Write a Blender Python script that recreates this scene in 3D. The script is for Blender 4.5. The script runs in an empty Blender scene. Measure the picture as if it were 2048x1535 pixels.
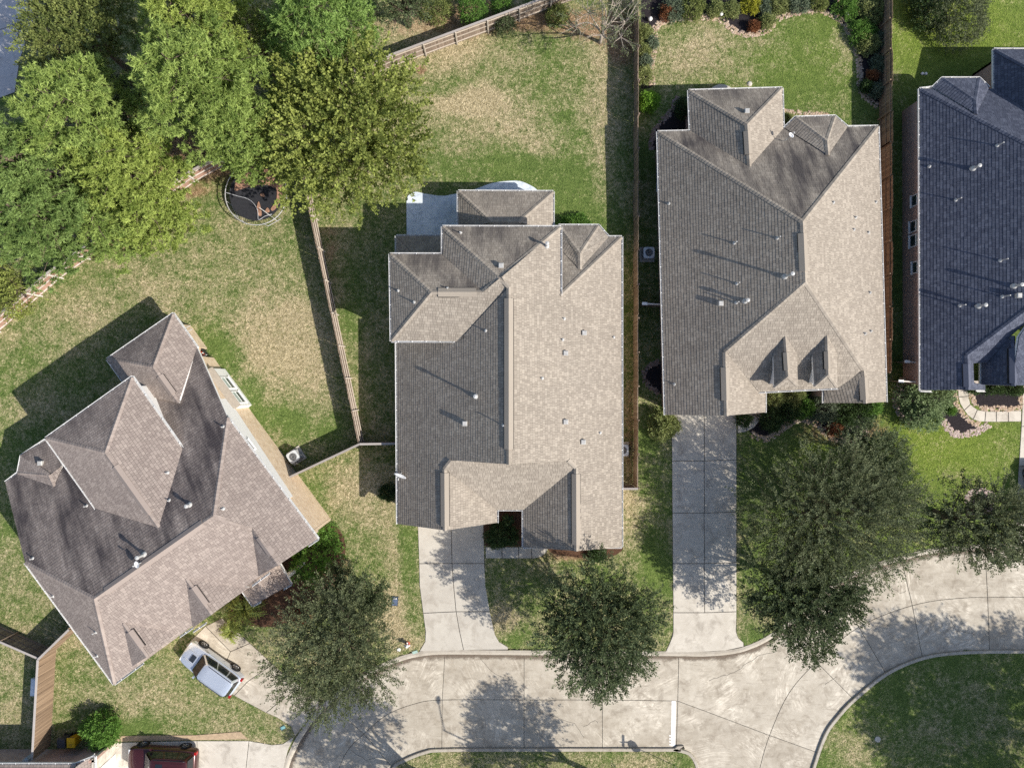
import bpy, bmesh, math, random
import numpy as np
from mathutils import Vector, Matrix

random.seed(7)
RNG = np.random.default_rng(7)
R = math.radians

# ------------------------------------------------------------------ camera, light, exposure
H, K, CX, CY = 52.0, 26.4, 1024.0, 767.5          # drone height (m), photo pixels per metre on the ground, nadir
scene = bpy.context.scene
cam_d = bpy.data.cameras.new('camera')
cam_d.sensor_fit = 'HORIZONTAL'; cam_d.sensor_width = 36.0
cam_d.lens = 36.0 * H * K / 2048.0
cam_d.clip_end = 3000
cam = bpy.data.objects.new('camera', cam_d)
cam.location = (0, 0, H); cam.rotation_euler = (0, 0, 0)
scene.collection.objects.link(cam); scene.camera = cam

SUN = Vector((1.102, -0.515, 1.0)).normalized()    # towards the sun
world = bpy.data.worlds.new('World'); scene.world = world; world.use_nodes = True
wn = world.node_tree
bg = wn.nodes['Background']
sky = wn.nodes.new('ShaderNodeTexSky'); sky.sky_type = 'NISHITA'; sky.sun_disc = False
sky.sun_elevation = math.asin(SUN.z); sky.sun_rotation = math.atan2(SUN.x, SUN.y)
sky.air_density = 1.0; sky.dust_density = 1.2; sky.ozone_density = 1.0
wn.links.new(sky.outputs[0], bg.inputs[0]); bg.inputs[1].default_value = 0.115
sun_d = bpy.data.lights.new('sun', 'SUN'); sun_d.energy = 4.6; sun_d.angle = R(0.53); sun_d.color = (1.0, 0.95, 0.87)
sun = bpy.data.objects.new('sun', sun_d); scene.collection.objects.link(sun)
sun.rotation_euler = (-SUN).to_track_quat('-Z', 'Y').to_euler()
vs = scene.view_settings
vs.view_transform = 'Standard'; vs.look = 'None'; vs.gamma = 1.0; vs.use_curve_mapping = False
vs.exposure = 0.45
try:
    scene.cycles.use_denoising = False
    scene.cycles.max_bounces = 5; scene.cycles.diffuse_bounces = 2; scene.cycles.transparent_max_bounces = 6
except Exception: pass

# ------------------------------------------------------------------ helpers
C = scene.collection
def P(px, py, z=0.0):
    s = (H - z) / H / K
    return Vector(((px - CX) * s, (CY - py) * s, z))
def G(px, py):
    return np.array([(px - CX) / K, (CY - py) / K])
def link(name, me, parent=None, mats=None, **props):
    o = bpy.data.objects.new(name, me); C.objects.link(o)
    if parent is not None: o.parent = parent
    if mats is not None and me is not None:
        for m in (mats if isinstance(mats, (list, tuple)) else [mats]): me.materials.append(m)
    for k, v in props.items(): o[k] = v
    return o
def thing(name, label, cat, loc=(0, 0, 0), rz=0.0, group=None):
    o = bpy.data.objects.new(name, None); C.objects.link(o)
    o.location = loc; o.rotation_euler = (0, 0, rz); o.empty_display_size = 0.3
    o['label'] = label; o['category'] = cat
    if group: o['group'] = group
    return o
def tag(o, label, cat, group=None):
    o['label'] = label; o['category'] = cat
    if group: o['group'] = group
    return o

class MB:
    """collects faces, builds one mesh object"""
    def __init__(s): s.v = []; s.f = []; s.m = []
    def add(s, vs_, fs, mi=0):
        b = len(s.v); s.v += [tuple(v) for v in vs_]
        for f in fs: s.f.append([b + i for i in f]); s.m.append(mi)
        return s
    def box(s, x0, x1, y0, y1, z0, z1, mi=0, T=None):
        vs_ = [Vector((x, y, z)) for z in (z0, z1) for y in (y0, y1) for x in (x0, x1)]
        if T is not None: vs_ = [T @ v for v in vs_]
        return s.add(vs_, [(0, 2, 3, 1), (4, 5, 7, 6), (0, 1, 5, 4), (2, 6, 7, 3), (0, 4, 6, 2), (1, 3, 7, 5)], mi)
    def bar(s, a, b, w, h, mi=0):
        a = Vector(a); b = Vector(b); d = (b - a); L = d.length
        if L < 1e-6: return s
        d /= L; up = Vector((0, 0, 1)) if abs(d.z) < 0.95 else Vector((1, 0, 0))
        r = d.cross(up).normalized(); u = r.cross(d)
        vs_ = [p + r * (sx * w / 2) + u * (sz * h / 2) for p in (a, b) for sz in (-1, 1) for sx in (-1, 1)]
        return s.add(vs_, [(0, 2, 3, 1), (4, 5, 7, 6), (0, 1, 5, 4), (2, 6, 7, 3), (0, 4, 6, 2), (1, 3, 7, 5)], mi)
    def tube(s, pts, rad, n=8, mi=0, cap=True):
        pts = [Vector(p) for p in pts]; rad = rad if isinstance(rad, (list, tuple)) else [rad] * len(pts)
        vs_ = []; fs = []
        for i, p in enumerate(pts):
            d = (pts[min(i + 1, len(pts) - 1)] - pts[max(i - 1, 0)])
            d = d.normalized() if d.length > 1e-9 else Vector((0, 0, 1))
            up = Vector((0, 0, 1)) if abs(d.z) < 0.9 else Vector((1, 0, 0))
            r = d.cross(up).normalized(); u = r.cross(d)
            for k in range(n):
                a = 2 * math.pi * k / n
                vs_.append(p + (r * math.cos(a) + u * math.sin(a)) * rad[i])
        for i in range(len(pts) - 1):
            for k in range(n):
                fs.append((i * n + k, i * n + (k + 1) % n, (i + 1) * n + (k + 1) % n, (i + 1) * n + k))
        if cap:
            fs.append(tuple(reversed(range(n)))); fs.append(tuple(range((len(pts) - 1) * n, len(pts) * n)))
        return s.add(vs_, fs, mi)
    def lathe(s, prof, n=16, mi=0, T=None, ox=0, oy=0):
        vs_ = []; fs = []
        for r, z in prof:
            for k in range(n):
                a = 2 * math.pi * k / n; vs_.append(Vector((ox + r * math.cos(a), oy + r * math.sin(a), z)))
        if T is not None: vs_ = [T @ v for v in vs_]
        for i in range(len(prof) - 1):
            for k in range(n): fs.append((i * n + k, i * n + (k + 1) % n, (i + 1) * n + (k + 1) % n, (i + 1) * n + k))
        return s.add(vs_, fs, mi)
    def prism(s, top, z0, mi=0, mside=None):
        """top: list of 3-D points (polygon), sides straight down to z0 (number or list)"""
        n = len(top); zs = z0 if isinstance(z0, (list, tuple)) else [z0] * n
        b = [(p[0], p[1], zs[i]) for i, p in enumerate(top)]
        s.add(list(top) + b, [tuple(range(n))], mi)
        o = len(s.v) - 2 * n
        for i in range(n):
            j = (i + 1) % n
            s.f.append([o + i, o + n + i, o + n + j, o + j]); s.m.append(mi if mside is None else mside)
        s.f.append([o + n + i for i in reversed(range(n))]); s.m.append(mi if mside is None else mside)
        return s
    def build(s, name, mats, parent=None, smooth=False, recalc=True, **props):
        me = bpy.data.meshes.new(name); me.from_pydata(s.v, [], s.f)
        if any(s.m): me.polygons.foreach_set('material_index', s.m)
        if recalc:
            bm = bmesh.new(); bm.from_mesh(me); bmesh.ops.recalc_face_normals(bm, faces=bm.faces); bm.to_mesh(me); bm.free()
        if smooth: me.polygons.foreach_set('use_smooth', [True] * len(me.polygons))
        me.update()
        return link(name, me, parent, mats, **props)

def mesh_np(name, V, F, face_attr=None):
    """V (n,3) float, F (m,k) int faces of one size"""
    me = bpy.data.meshes.new(name)
    m, k = F.shape
    me.vertices.add(len(V)); me.vertices.foreach_set('co', np.ascontiguousarray(V, dtype=np.float32).ravel())
    me.loops.add(m * k); me.loops.foreach_set('vertex_index', np.ascontiguousarray(F, dtype=np.int32).ravel())
    me.polygons.add(m); me.polygons.foreach_set('loop_start', np.arange(0, m * k, k, dtype=np.int32))
    me.polygons.foreach_set('loop_total', np.full(m, k, dtype=np.int32))
    for nm, arr in (face_attr or {}).items():
        a = me.attributes.new(nm, 'FLOAT', 'FACE'); a.data.foreach_set('value', np.ascontiguousarray(arr, dtype=np.float32))
    me.update(calc_edges=True); me.validate()
    return me

def pip(poly, X, Y):
    """points in polygon, vectorised"""
    inside = np.zeros(X.shape, bool); n = len(poly); j = n - 1
    for i in range(n):
        xi, yi = poly[i]; xj, yj = poly[j]
        c = ((yi > Y) != (yj > Y)) & (X < (xj - xi) * (Y - yi) / (yj - yi + 1e-12) + xi)
        inside ^= c; j = i
    return inside
def smooth_line(pts, n=8, closed=False):
    """Catmull-Rom through 2-D points"""
    p = [np.array(q, float) for q in pts]; out = []
    m = len(p)
    for i in range(m if closed else m - 1):
        if closed: a, b, c, d = p[i - 1], p[i], p[(i + 1) % m], p[(i + 2) % m]
        else: a, b, c, d = p[max(i - 1, 0)], p[i], p[i + 1], p[min(i + 2, m - 1)]
        for k in range(n):
            t = k / n
            out.append(0.5 * ((2 * b) + (-a + c) * t + (2 * a - 5 * b + 4 * c - d) * t * t + (-a + 3 * b - 3 * c + d) * t ** 3))
    if not closed: out.append(p[-1])
    return [(float(q[0]), float(q[1])) for q in out]
def gpoly(px): return [tuple(G(*q)) for q in px]
def normals2(line):
    """left normals with mitre, world 2-D"""
    L = [np.array(q) for q in line]; out = []
    for i in range(len(L)):
        d1 = L[i] - L[i - 1] if i > 0 else L[1] - L[0]
        d2 = L[i + 1] - L[i] if i < len(L) - 1 else L[-1] - L[-2]
        d1 = d1 / (np.linalg.norm(d1) + 1e-9); d2 = d2 / (np.linalg.norm(d2) + 1e-9)
        t = d1 + d2; t /= (np.linalg.norm(t) + 1e-9)
        nrm = np.array([-t[1], t[0]]); c = max(0.5, float(np.dot(nrm, np.array([-d1[1], d1[0]]))))
        out.append(nrm / c)
    return out
def sweep(mb, line, profile, mi=0):
    """line: world 2-D pts; profile: [(offset to the left, z)]"""
    N = normals2(line); m = len(profile); vs_ = []; fs = []
    for q, nn in zip(line, N):
        for off, z in profile: vs_.append((q[0] + nn[0] * off, q[1] + nn[1] * off, z))
    for i in range(len(line) - 1):
        for k in range(m - 1):
            fs.append((i * m + k, i * m + k + 1, (i + 1) * m + k + 1, (i + 1) * m + k))
    return mb.add(vs_, fs, mi)

# ------------------------------------------------------------------ materials
def nd(nt, typ, ins=None, **attrs):
    n = nt.nodes.new(typ)
    for k, v in attrs.items(): setattr(n, k, v)
    for k, v in (ins or {}).items():
        if isinstance(v, bpy.types.NodeSocket): nt.links.new(v, n.inputs[k])
        else: n.inputs[k].default_value = v
    return n
def mix(nt, f, a, b, blend='MIX'):
    n = nt.nodes.new('ShaderNodeMix'); n.data_type = 'RGBA'; n.blend_type = blend
    for i, v in ((0, f), (6, a), (7, b)):
        if isinstance(v, bpy.types.NodeSocket): nt.links.new(v, n.inputs[i])
        else: n.inputs[i].default_value = v if i == 0 else (*v, 1.0) if len(v) == 3 else v
    return n.outputs[2]
def math_(nt, op, a, b=0.0, clamp=False):
    n = nt.nodes.new('ShaderNodeMath'); n.operation = op; n.use_clamp = clamp
    for i, v in ((0, a), (1, b)):
        if isinstance(v, bpy.types.NodeSocket): nt.links.new(v, n.inputs[i])
        else: n.inputs[i].default_value = v
    return n.outputs[0]
def noise(nt, vec, scale, detail=3.0, rough=0.55, dist=0.0):
    return nd(nt, 'ShaderNodeTexNoise', {'Vector': vec, 'Scale': scale, 'Detail': detail, 'Roughness': rough, 'Distortion': dist}).outputs[0]
def rng_map(nt, v, a, b, c=0.0, d=1.0):
    return nd(nt, 'ShaderNodeMapRange', {0: v, 1: a, 2: b, 3: c, 4: d}).outputs[0]
def scaled(nt, vec, s):
    return nd(nt, 'ShaderNodeMapping', {'Vector': vec, 'Scale': s}).outputs[0]
def attr(nt, name, out=2): return nd(nt, 'ShaderNodeAttribute', attribute_name=name).outputs[out]
def pos(nt): return nd(nt, 'ShaderNodeNewGeometry').outputs['Position']
def bump(nt, h, strength=0.4, dist=0.05):
    return nd(nt, 'ShaderNodeBump', {'Height': h, 'Strength': strength, 'Distance': dist}).outputs[0]
def new_mat(name):
    m = bpy.data.materials.new(name); m.use_nodes = True
    return m, m.node_tree, m.node_tree.nodes['Principled BSDF']
def setp(nt, b, **kw):
    for k, v in kw.items():
        k = k.replace('_', ' ')
        if isinstance(v, bpy.types.NodeSocket): nt.links.new(v, b.inputs[k])
        else: b.inputs[k].default_value = (*v, 1.0) if isinstance(v, tuple) and len(v) == 3 else v

def simple(name, col, rough=0.6, metal=0.0, var=0.15, scale=6.0, spec=0.4, bmp=0.0):
    m, nt, b = new_mat(name); p = pos(nt)
    f = noise(nt, p, scale, 5.0, 0.65)
    lo = tuple(c * (1 - var) for c in col); hi = tuple(min(1.0, c * (1 + var)) for c in col)
    setp(nt, b, Base_Color=mix(nt, rng_map(nt, f, 0.3, 0.7), lo, hi), Roughness=rough, Metallic=metal)
    b.inputs['Specular IOR Level'].default_value = spec
    if bmp: setp(nt, b, Normal=bump(nt, noise(nt, p, scale * 6, 4.0), bmp, 0.02))
    return m

def shingle_mat(name, dark, light, stain_col):
    m, nt, b = new_mat(name)
    uv = nd(nt, 'ShaderNodeUVMap', uv_map='UVMap').outputs[0]; p = pos(nt)
    tone = attr(nt, 'tone'); st = attr(nt, 'stain')
    grain = noise(nt, p, 38.0, 3.0, 0.7)
    t = math_(nt, 'ADD', math_(nt, 'MULTIPLY', tone, 0.42), math_(nt, 'MULTIPLY', grain, 0.62), True)
    col = mix(nt, t, dark, light)
    streak = noise(nt, scaled(nt, uv, (1.1, 0.12, 1.0)), 1.0, 5.0, 0.62)
    blot = noise(nt, scaled(nt, uv, (0.35, 0.22, 1.0)), 1.0, 3.0, 0.6)
    s = math_(nt, 'MULTIPLY', rng_map(nt, math_(nt, 'ADD', math_(nt, 'MULTIPLY', streak, 0.6), math_(nt, 'MULTIPLY', blot, 0.45)), 0.44, 0.62), st, True)
    col = mix(nt, s, col, stain_col)
    wash = rng_map(nt, noise(nt, p, 0.25, 3.0), 0.3, 0.7)
    col = mix(nt, math_(nt, 'MULTIPLY', wash, 0.14), col, tuple(c * 0.6 for c in dark))
    setp(nt, b, Base_Color=col, Roughness=0.93, Normal=bump(nt, grain, 0.35, 0.01))
    b.inputs['Specular IOR Level'].default_value = 0.15
    return m
SH_GREIGE = shingle_mat('shingle_weathered', (0.205, 0.174, 0.143), (0.445, 0.39, 0.322), (0.07, 0.062, 0.062))
SH_BROWN = shingle_mat('shingle_brown_grey', (0.195, 0.155, 0.138), (0.44, 0.37, 0.322), (0.062, 0.052, 0.055))
SH_NAVY = shingle_mat('shingle_slate_blue', (0.036, 0.042, 0.066), (0.155, 0.168, 0.215), (0.03, 0.035, 0.05))

def concrete_mat(name, lo, hi, stain, streak=0.0, sc=1.0):
    m, nt, b = new_mat(name); p = pos(nt)
    big = noise(nt, p, 0.35 * sc, 4.0, 0.6, 0.4); med = noise(nt, p, 1.7 * sc, 5.0, 0.65, 0.6); fine = noise(nt, p, 22.0, 4.0, 0.7)
    f = math_(nt, 'ADD', math_(nt, 'MULTIPLY', big, 0.55), math_(nt, 'MULTIPLY', med, 0.5))
    col = mix(nt, rng_map(nt, f, 0.34, 0.7), lo, hi)
    if streak:
        warp = nd(nt, 'ShaderNodeVectorRotate', {'Vector': p, 'Angle': math_(nt, 'MULTIPLY', noise(nt, p, 0.05, 1.0), 5.0)}, rotation_type='Z_AXIS').outputs[0]
        wv = noise(nt, scaled(nt, warp, (0.9, 3.2, 1.0)), 1.0, 6.0, 0.75, 1.0)
        patch = rng_map(nt, noise(nt, p, 0.45, 4.0, 0.65, 0.5), 0.46, 0.62)
        col = mix(nt, math_(nt, 'MULTIPLY', math_(nt, 'MULTIPLY', rng_map(nt, wv, 0.44, 0.62), patch), streak), col, tuple(min(1, c * 1.38) for c in hi))
        wd = noise(nt, scaled(nt, p, (0.8, 5.0, 1.0)), 1.0, 5.0, 0.7, 0.8)
        col = mix(nt, math_(nt, 'MULTIPLY', rng_map(nt, wd, 0.55, 0.75), streak * 0.7), col, stain)
    st = noise(nt, p, 0.9 * sc, 6.0, 0.72, 0.5)
    col = mix(nt, math_(nt, 'MULTIPLY', rng_map(nt, st, 0.50, 0.70), 0.8), col, stain)
    col = mix(nt, math_(nt, 'MULTIPLY', rng_map(nt, fine, 0.35, 0.75), 0.25), col, tuple(c * 0.75 for c in lo))
    rnd = nd(nt, 'ShaderNodeObjectInfo').outputs['Random']
    col = mix(nt, math_(nt, 'MULTIPLY', rnd, 0.30), col, mix(nt, 0.5, stain, lo))
    setp(nt, b, Base_Color=col, Roughness=0.9, Normal=bump(nt, math_(nt, 'ADD', fine, med), 0.2, 0.01))
    b.inputs['Specular IOR Level'].default_value = 0.2
    return m
CONC_ROAD = concrete_mat('road_concrete', (0.37, 0.32, 0.25), (0.60, 0.545, 0.455), (0.23, 0.19, 0.145), 1.0)
CONC_DRIVE = concrete_mat('drive_concrete', (0.47, 0.43, 0.37), (0.60, 0.56, 0.485), (0.32, 0.28, 0.23))
CONC_DRIVE_OLD = concrete_mat('drive_concrete_worn', (0.53, 0.48, 0.405), (0.68, 0.63, 0.545), (0.25, 0.215, 0.175), 0.45)
CONC_PATIO = concrete_mat('patio_concrete', (0.56, 0.62, 0.68), (0.86, 0.90, 0.93), (0.28, 0.33, 0.38), 0.5, 2.0)
CONC_KERB = concrete_mat('kerb_concrete', (0.40, 0.355, 0.29), (0.54, 0.49, 0.42), (0.25, 0.215, 0.17), 0.0, 2.0)
JOINT = simple('joint_dirt', (0.055, 0.05, 0.043), 0.95)
ROADPAINT = simple('road_paint', (0.86, 0.86, 0.85), 0.7, var=0.06, scale=14)
FASCIA = simple('white_trim', (0.80, 0.79, 0.77), 0.5, var=0.05)
SIDING = simple('white_siding', (0.80, 0.79, 0.76), 0.6, var=0.05)
GUTTER = simple('gutter_white', (0.74, 0.73, 0.71), 0.45, var=0.16, scale=3.0)
METAL = simple('galvanised', (0.44, 0.43, 0.41), 0.55, 0.1, var=0.2)
VENTW = simple('vent_white', (0.46, 0.455, 0.44), 0.5, var=0.2, scale=9)
FELT = simple('roof_felt', (0.045, 0.04, 0.037), 0.95)
SLOT_SHADE = simple('vent_slot_shade', (0.012, 0.011, 0.011), 0.9)  # shadow of the ridge vent slots, put into the colour of a dark strip
GLASS, nt_, b_ = new_mat('window_glass'); setp(nt_, b_, Base_Color=(0.03, 0.045, 0.05), Roughness=0.06, Metallic=0.0); b_.inputs['Specular IOR Level'].default_value = 0.9
BLIND = simple('window_blind', (0.38, 0.44, 0.40), 0.5, var=0.06)
BLACKRUB = simple('black_rubber', (0.015, 0.015, 0.016), 0.75)
DARKMETAL = simple('dark_metal', (0.05, 0.05, 0.055), 0.5, 0.5)
MULCH = simple('black_mulch', (0.028, 0.024, 0.026), 0.98, var=0.6, scale=14, spec=0.1, bmp=0.8)
MULCH_BROWN = simple('brown_mulch', (0.10, 0.055, 0.035), 0.98, var=0.5, scale=11, spec=0.1, bmp=0.8)

def brick_mat(name, c1, c2, mortar):
    m, nt, b = new_mat(name); p = pos(nt)
    sep = nd(nt, 'ShaderNodeSeparateXYZ', {0: p})
    along = math_(nt, 'ADD', math_(nt, 'MULTIPLY', sep.outputs[0], 0.72), math_(nt, 'MULTIPLY', sep.outputs[1], -0.95))
    v = nd(nt, 'ShaderNodeCombineXYZ', {0: along, 1: sep.outputs[2], 2: 0.0}).outputs[0]
    br = nd(nt, 'ShaderNodeTexBrick', {'Vector': v, 'Color1': (*c1, 1), 'Color2': (*c2, 1), 'Mortar': (*mortar, 1), 'Scale': 1.0, 'Mortar Size': 0.009, 'Brick Width': 0.24, 'Row Height': 0.085})
    col = mix(nt, math_(nt, 'MULTIPLY', rng_map(nt, noise(nt, p, 2.6, 5.0, .7), 0.45, 0.7), 0.4), br.outputs[0], tuple(c * 0.6 for c in c1))
    setp(nt, b, Base_Color=col, Roughness=0.9, Normal=bump(nt, br.outputs[1], -0.4, 0.01))
    return m
BRICK_TAN = brick_mat('brick_tan', (0.56, 0.38, 0.22), (0.78, 0.60, 0.40), (0.76, 0.70, 0.60))
BRICK_RED = brick_mat('brick_red_brown', (0.36, 0.21, 0.155), (0.48, 0.30, 0.23), (0.52, 0.46, 0.41))

def wood_mat(name, c1, c2):
    m, nt, b = new_mat(name); p = pos(nt); t = attr(nt, 'tone')
    g = noise(nt, scaled(nt, p, (9, 9, 1.2)), 1.0, 5.0, 0.65)
    bl = noise(nt, p, 0.8, 4.0, 0.6)
    f = math_(nt, 'ADD', math_(nt, 'MULTIPLY', t, 0.5), math_(nt, 'ADD', math_(nt, 'MULTIPLY', g, 0.3), math_(nt, 'MULTIPLY', bl, 0.3)), True)
    setp(nt, b, Base_Color=mix(nt, f, c1, c2), Roughness=0.85); b.inputs['Specular IOR Level'].default_value = 0.2
    return m
WOOD = wood_mat('fence_cedar', (0.12, 0.085, 0.062), (0.34, 0.265, 0.205))
WOOD_NEW = wood_mat('fence_cedar_new', (0.115, 0.075, 0.05), (0.36, 0.255, 0.17))
WOOD_RED = wood_mat('fence_cedar_red', (0.21, 0.105, 0.07), (0.52, 0.34, 0.26))
WOOD_RAIL = wood_mat('fence_rail_bleached', (0.36, 0.30, 0.24), (0.62, 0.54, 0.45))
WOOD_GREY = wood_mat('fence_cap_grey', (0.24, 0.21, 0.19), (0.47, 0.43, 0.40))
WOOD_PALE = wood_mat('fence_board_pale', (0.42, 0.37, 0.32), (0.80, 0.74, 0.68))
BARK = simple('bark_grey_brown', (0.13, 0.10, 0.075), 0.95, var=0.5, scale=9, spec=0.1, bmp=0.6)
BARK_PALE = simple('bark_pale', (0.42, 0.36, 0.30), 0.9, var=0.3, scale=9, spec=0.1)

def leaf_mat(name, dark, light, trans=0.3, rough=0.6, spec=0.15):
    m, nt, b = new_mat(name); t = attr(nt, 'tone')
    p = pos(nt); f = math_(nt, 'ADD', math_(nt, 'MULTIPLY', t, 0.8), math_(nt, 'MULTIPLY', math_(nt, 'SUBTRACT', noise(nt, p, 0.7, 3.0), 0.4), 0.6), True)
    col = mix(nt, f, dark, light)
    setp(nt, b, Base_Color=col, Roughness=rough); b.inputs['Specular IOR Level'].default_value = spec
    tr = nd(nt, 'ShaderNodeBsdfTranslucent', {'Color': mix(nt, 0.5, col, tuple(min(1, c * 1.5) for c in light))})
    ms = nd(nt, 'ShaderNodeMixShader', {0: trans, 1: b.outputs[0], 2: tr.outputs[0]})
    nt.links.new(ms.outputs[0], nt.nodes['Material Output'].inputs[0])
    return m
L_PINE = leaf_mat('pine_needles', (0.09, 0.145, 0.03), (0.47, 0.58, 0.17))
L_PINEY = leaf_mat('pine_needles_yellow', (0.12, 0.17, 0.03), (0.53, 0.62, 0.17))
L_PINED = leaf_mat('pine_needles_deep', (0.07, 0.12, 0.03), (0.34, 0.46, 0.145))
L_PINEL = leaf_mat('pine_needles_light', (0.09, 0.155, 0.035), (0.38, 0.53, 0.155))
L_OAK = leaf_mat('oak_leaves', (0.026, 0.042, 0.014), (0.18, 0.22, 0.11), 0.22, 0.6, 0.12)
L_OAK2 = leaf_mat('oak_leaves_olive', (0.032, 0.046, 0.016), (0.235, 0.262, 0.14), 0.22, 0.6, 0.12)
L_GUM = leaf_mat('sweetgum_leaves', (0.06, 0.085, 0.018), (0.44, 0.49, 0.13), 0.3)
L_BROAD = leaf_mat('broad_olive_leaves', (0.05, 0.075, 0.02), (0.34, 0.38, 0.12), 0.25)
L_BRIGHT = leaf_mat('bright_leaves', (0.05, 0.11, 0.02), (0.20, 0.36, 0.07), 0.3)
L_LIME = leaf_mat('lime_leaves', (0.09, 0.19, 0.02), (0.26, 0.45, 0.06), 0.3)
L_PALE = leaf_mat('pale_leaves', (0.10, 0.15, 0.06), (0.30, 0.38, 0.19), 0.3)
L_BOX = leaf_mat('box_leaves', (0.02, 0.045, 0.015), (0.09, 0.14, 0.045), 0.2, 0.45)
L_SAGE = leaf_mat('sage_leaves', (0.075, 0.10, 0.06), (0.23, 0.28, 0.18), 0.2)
L_YEL = leaf_mat('yellow_leaves', (0.22, 0.23, 0.02), (0.52, 0.50, 0.07), 0.3)
L_VARI = leaf_mat('variegated_leaves', (0.09, 0.13, 0.035), (0.40, 0.42, 0.17), 0.3)
L_RED = leaf_mat('russet_leaves', (0.13, 0.05, 0.025), (0.33, 0.15, 0.07), 0.3)
L_GREYTW = leaf_mat('grey_green_leaves', (0.09, 0.11, 0.05), (0.27, 0.30, 0.17), 0.2)

# ------------------------------------------------------------------ ground layout (photo pixels on the ground plane)
OUTER = smooth_line([(540, 1720), (560, 1600), (568, 1535), (582, 1498), (598, 1468), (631, 1424), (690, 1370), (745, 1337), (795, 1315), (839, 1304), (891, 1300),
         (1020, 1301), (1340, 1303), (1400, 1304), (1450, 1301), (1490, 1293), (1537, 1271), (1600, 1224), (1666, 1167), (1735, 1132),
         (1805, 1112), (1857, 1099), (1940, 1091), (2060, 1088), (2400, 1088)], 6)
ISL_L = smooth_line([(745, 1720), (765, 1600), (784, 1535), (809, 1517), (850, 1501), (883, 1497), (1000, 1496), (1340, 1496), (1356, 1497),
         (1379, 1504), (1392, 1520), (1397, 1538), (1400, 1600), (1400, 1720)], 6)
ISL_R = smooth_line([(1590, 1720), (1608, 1600), (1625, 1535), (1649, 1468), (1674, 1432), (1707, 1397), (1772, 1345), (1846, 1313), (1926, 1302), (2048, 1300), (2400, 1300)], 6)
ROADPOLY = OUTER + [(2400, 1720)]
ISL_R_POLY = ISL_R + [(2400, 1720)]
C_L = smooth_line([(640, 1720), (660, 1600), (678, 1535), (697, 1498), (727, 1468), (773, 1430), (828, 1408), (884, 1400), (1060, 1400), (1205, 1400), (1356, 1402)], 6)
C_R = smooth_line([(1490, 1720), (1508, 1600), (1521, 1535), (1540, 1471), (1578, 1388), (1634, 1324), (1719, 1254), (1826, 1211), (1926, 1196), (2048, 1194), (2400, 1194)], 6)

# --- lawn condition fields: (px, py, rx, ry, amount)
DRY = [(925, 208, 40, 15, 1.0), (965, 190, 26, 10, .8), (700, 700, 14, 200, .1), (330, 560, 120, 40, .12), (560, 700, 70, 60, .15), (1060, 150, 70, 40, -.1), (560, 660, 110, 90, .40), (620, 560, 60, 80, .05), (180, 620, 200, 60, .12), (600, 760, 90, 70, .25), (480, 480, 90, 60, .08), (900, 90, 110, 50, .45), (1000, 250, 110, 60, .25), (1170, 130, 60, 80, .2),
       (1090, 90, 40, 30, -.3), (860, 50, 90, 40, .35), (950, 200, 60, 30, .35), (1040, 330, 150, 40, -.40), (1150, 420, 70, 60, -.45), (1100, 220, 45, 60, -.12), (1205, 250, 25, 160, .25), (1050, 300, 60, 40, .18),
       (440, 690, 35, 60, -.5), (500, 790, 30, 60, -.35), (570, 840, 40, 30, -.4), (650, 860, 50, 30, -.4), (700, 640, 25, 120, -.25),
       (700, 960, 60, 60, .15), (760, 1000, 30, 120, .2), (720, 1020, 50, 60, .2), (790, 1200, 22, 110, .45), (740, 1120, 50, 50, -.1), (815, 1100, 20, 130, -.35), (800, 1270, 30, 40, .4),
       (1010, 1235, 30, 22, .5), (1025, 1280, 30, 20, -.2), (1260, 1010, 25, 70, .45), (1290, 900, 30, 90, -.2), (1310, 1120, 30, 80, -.3), (1250, 1130, 60, 40, .05),
       (1380, 110, 60, 60, .36), (1450, 80, 100, 40, .25), (1560, 80, 120, 40, -.10), (1690, 110, 20, 90, .25), (1600, 170, 110, 60, -.25), (1490, 140, 40, 24, .2),
       (1490, 1240, 16, 50, .3), (1530, 1230, 30, 24, .35), (90, 1180, 60, 120, .15), (90, 1290, 60, 50, .15), (300, 1400, 120, 40, .15), (480, 1440, 70, 30, .1), (250, 1450, 70, 20, -.3), (140, 1330, 30, 60, -.1),
       (1700, 1490, 60, 40, .3), (1900, 1480, 120, 60, .1), (1280, 1525, 50, 15, .35), (960, 1525, 120, 15, .2), (30, 1400, 40, 60, .25), (660, 1080, 40, 40, -.1), (90, 760, 90, 30, -.05), (60, 1120, 30, 40, -.15)]
SOIL = [(830, 50, 130, 45, .55), (950, 30, 60, 40, 1.0), (1060, 40, 60, 24, 1.0), (1190, 50, 90, 36, 1.1), (1240, 100, 30, 40, .9), (290, 310, 200, 90, .9), (150, 400, 120, 90, .8), (450, 320, 80, 30, .7), (500, 60, 120, 60, .6),
        (395, 385, 40, 14, .35), (250, 480, 70, 26, .7), (842, 140, 8, 7, .5), (842, 140, 12, 10, 1.0), (660, 1155, 26, 40, .9), (690, 1130, 16, 50, .4), (880, 640, 1, 1, 0), (660, 480, 24, 60, .35), (660, 560, 26, 90, .3), (1010, 1060, 45, 40, 1.0), (540, 1190, 60, 40, .9), (600, 1220, 40, 40, .8), (1150, 1110, 90, 14, .9),
        (1690, 860, 120, 40, .8), (740, 930, 30, 40, .35), (1260, 850, 20, 130, .6), (1262, 300, 12, 200, .25), (1420, 175, 40, 14, .5), (1900, 1500, 150, 60, .35)]
YEL = [(1900, 60, 200, 130, .9), (1940, 900, 150, 110, .75), (1800, 1100, 70, 40, .8), (1560, 120, 200, 90, .2), (1830, 870, 70, 90, .5), (1300, 1100, 60, 200, .12), (1700, 1440, 60, 80, .3), (1640, 900, 60, 30, .5)]
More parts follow.
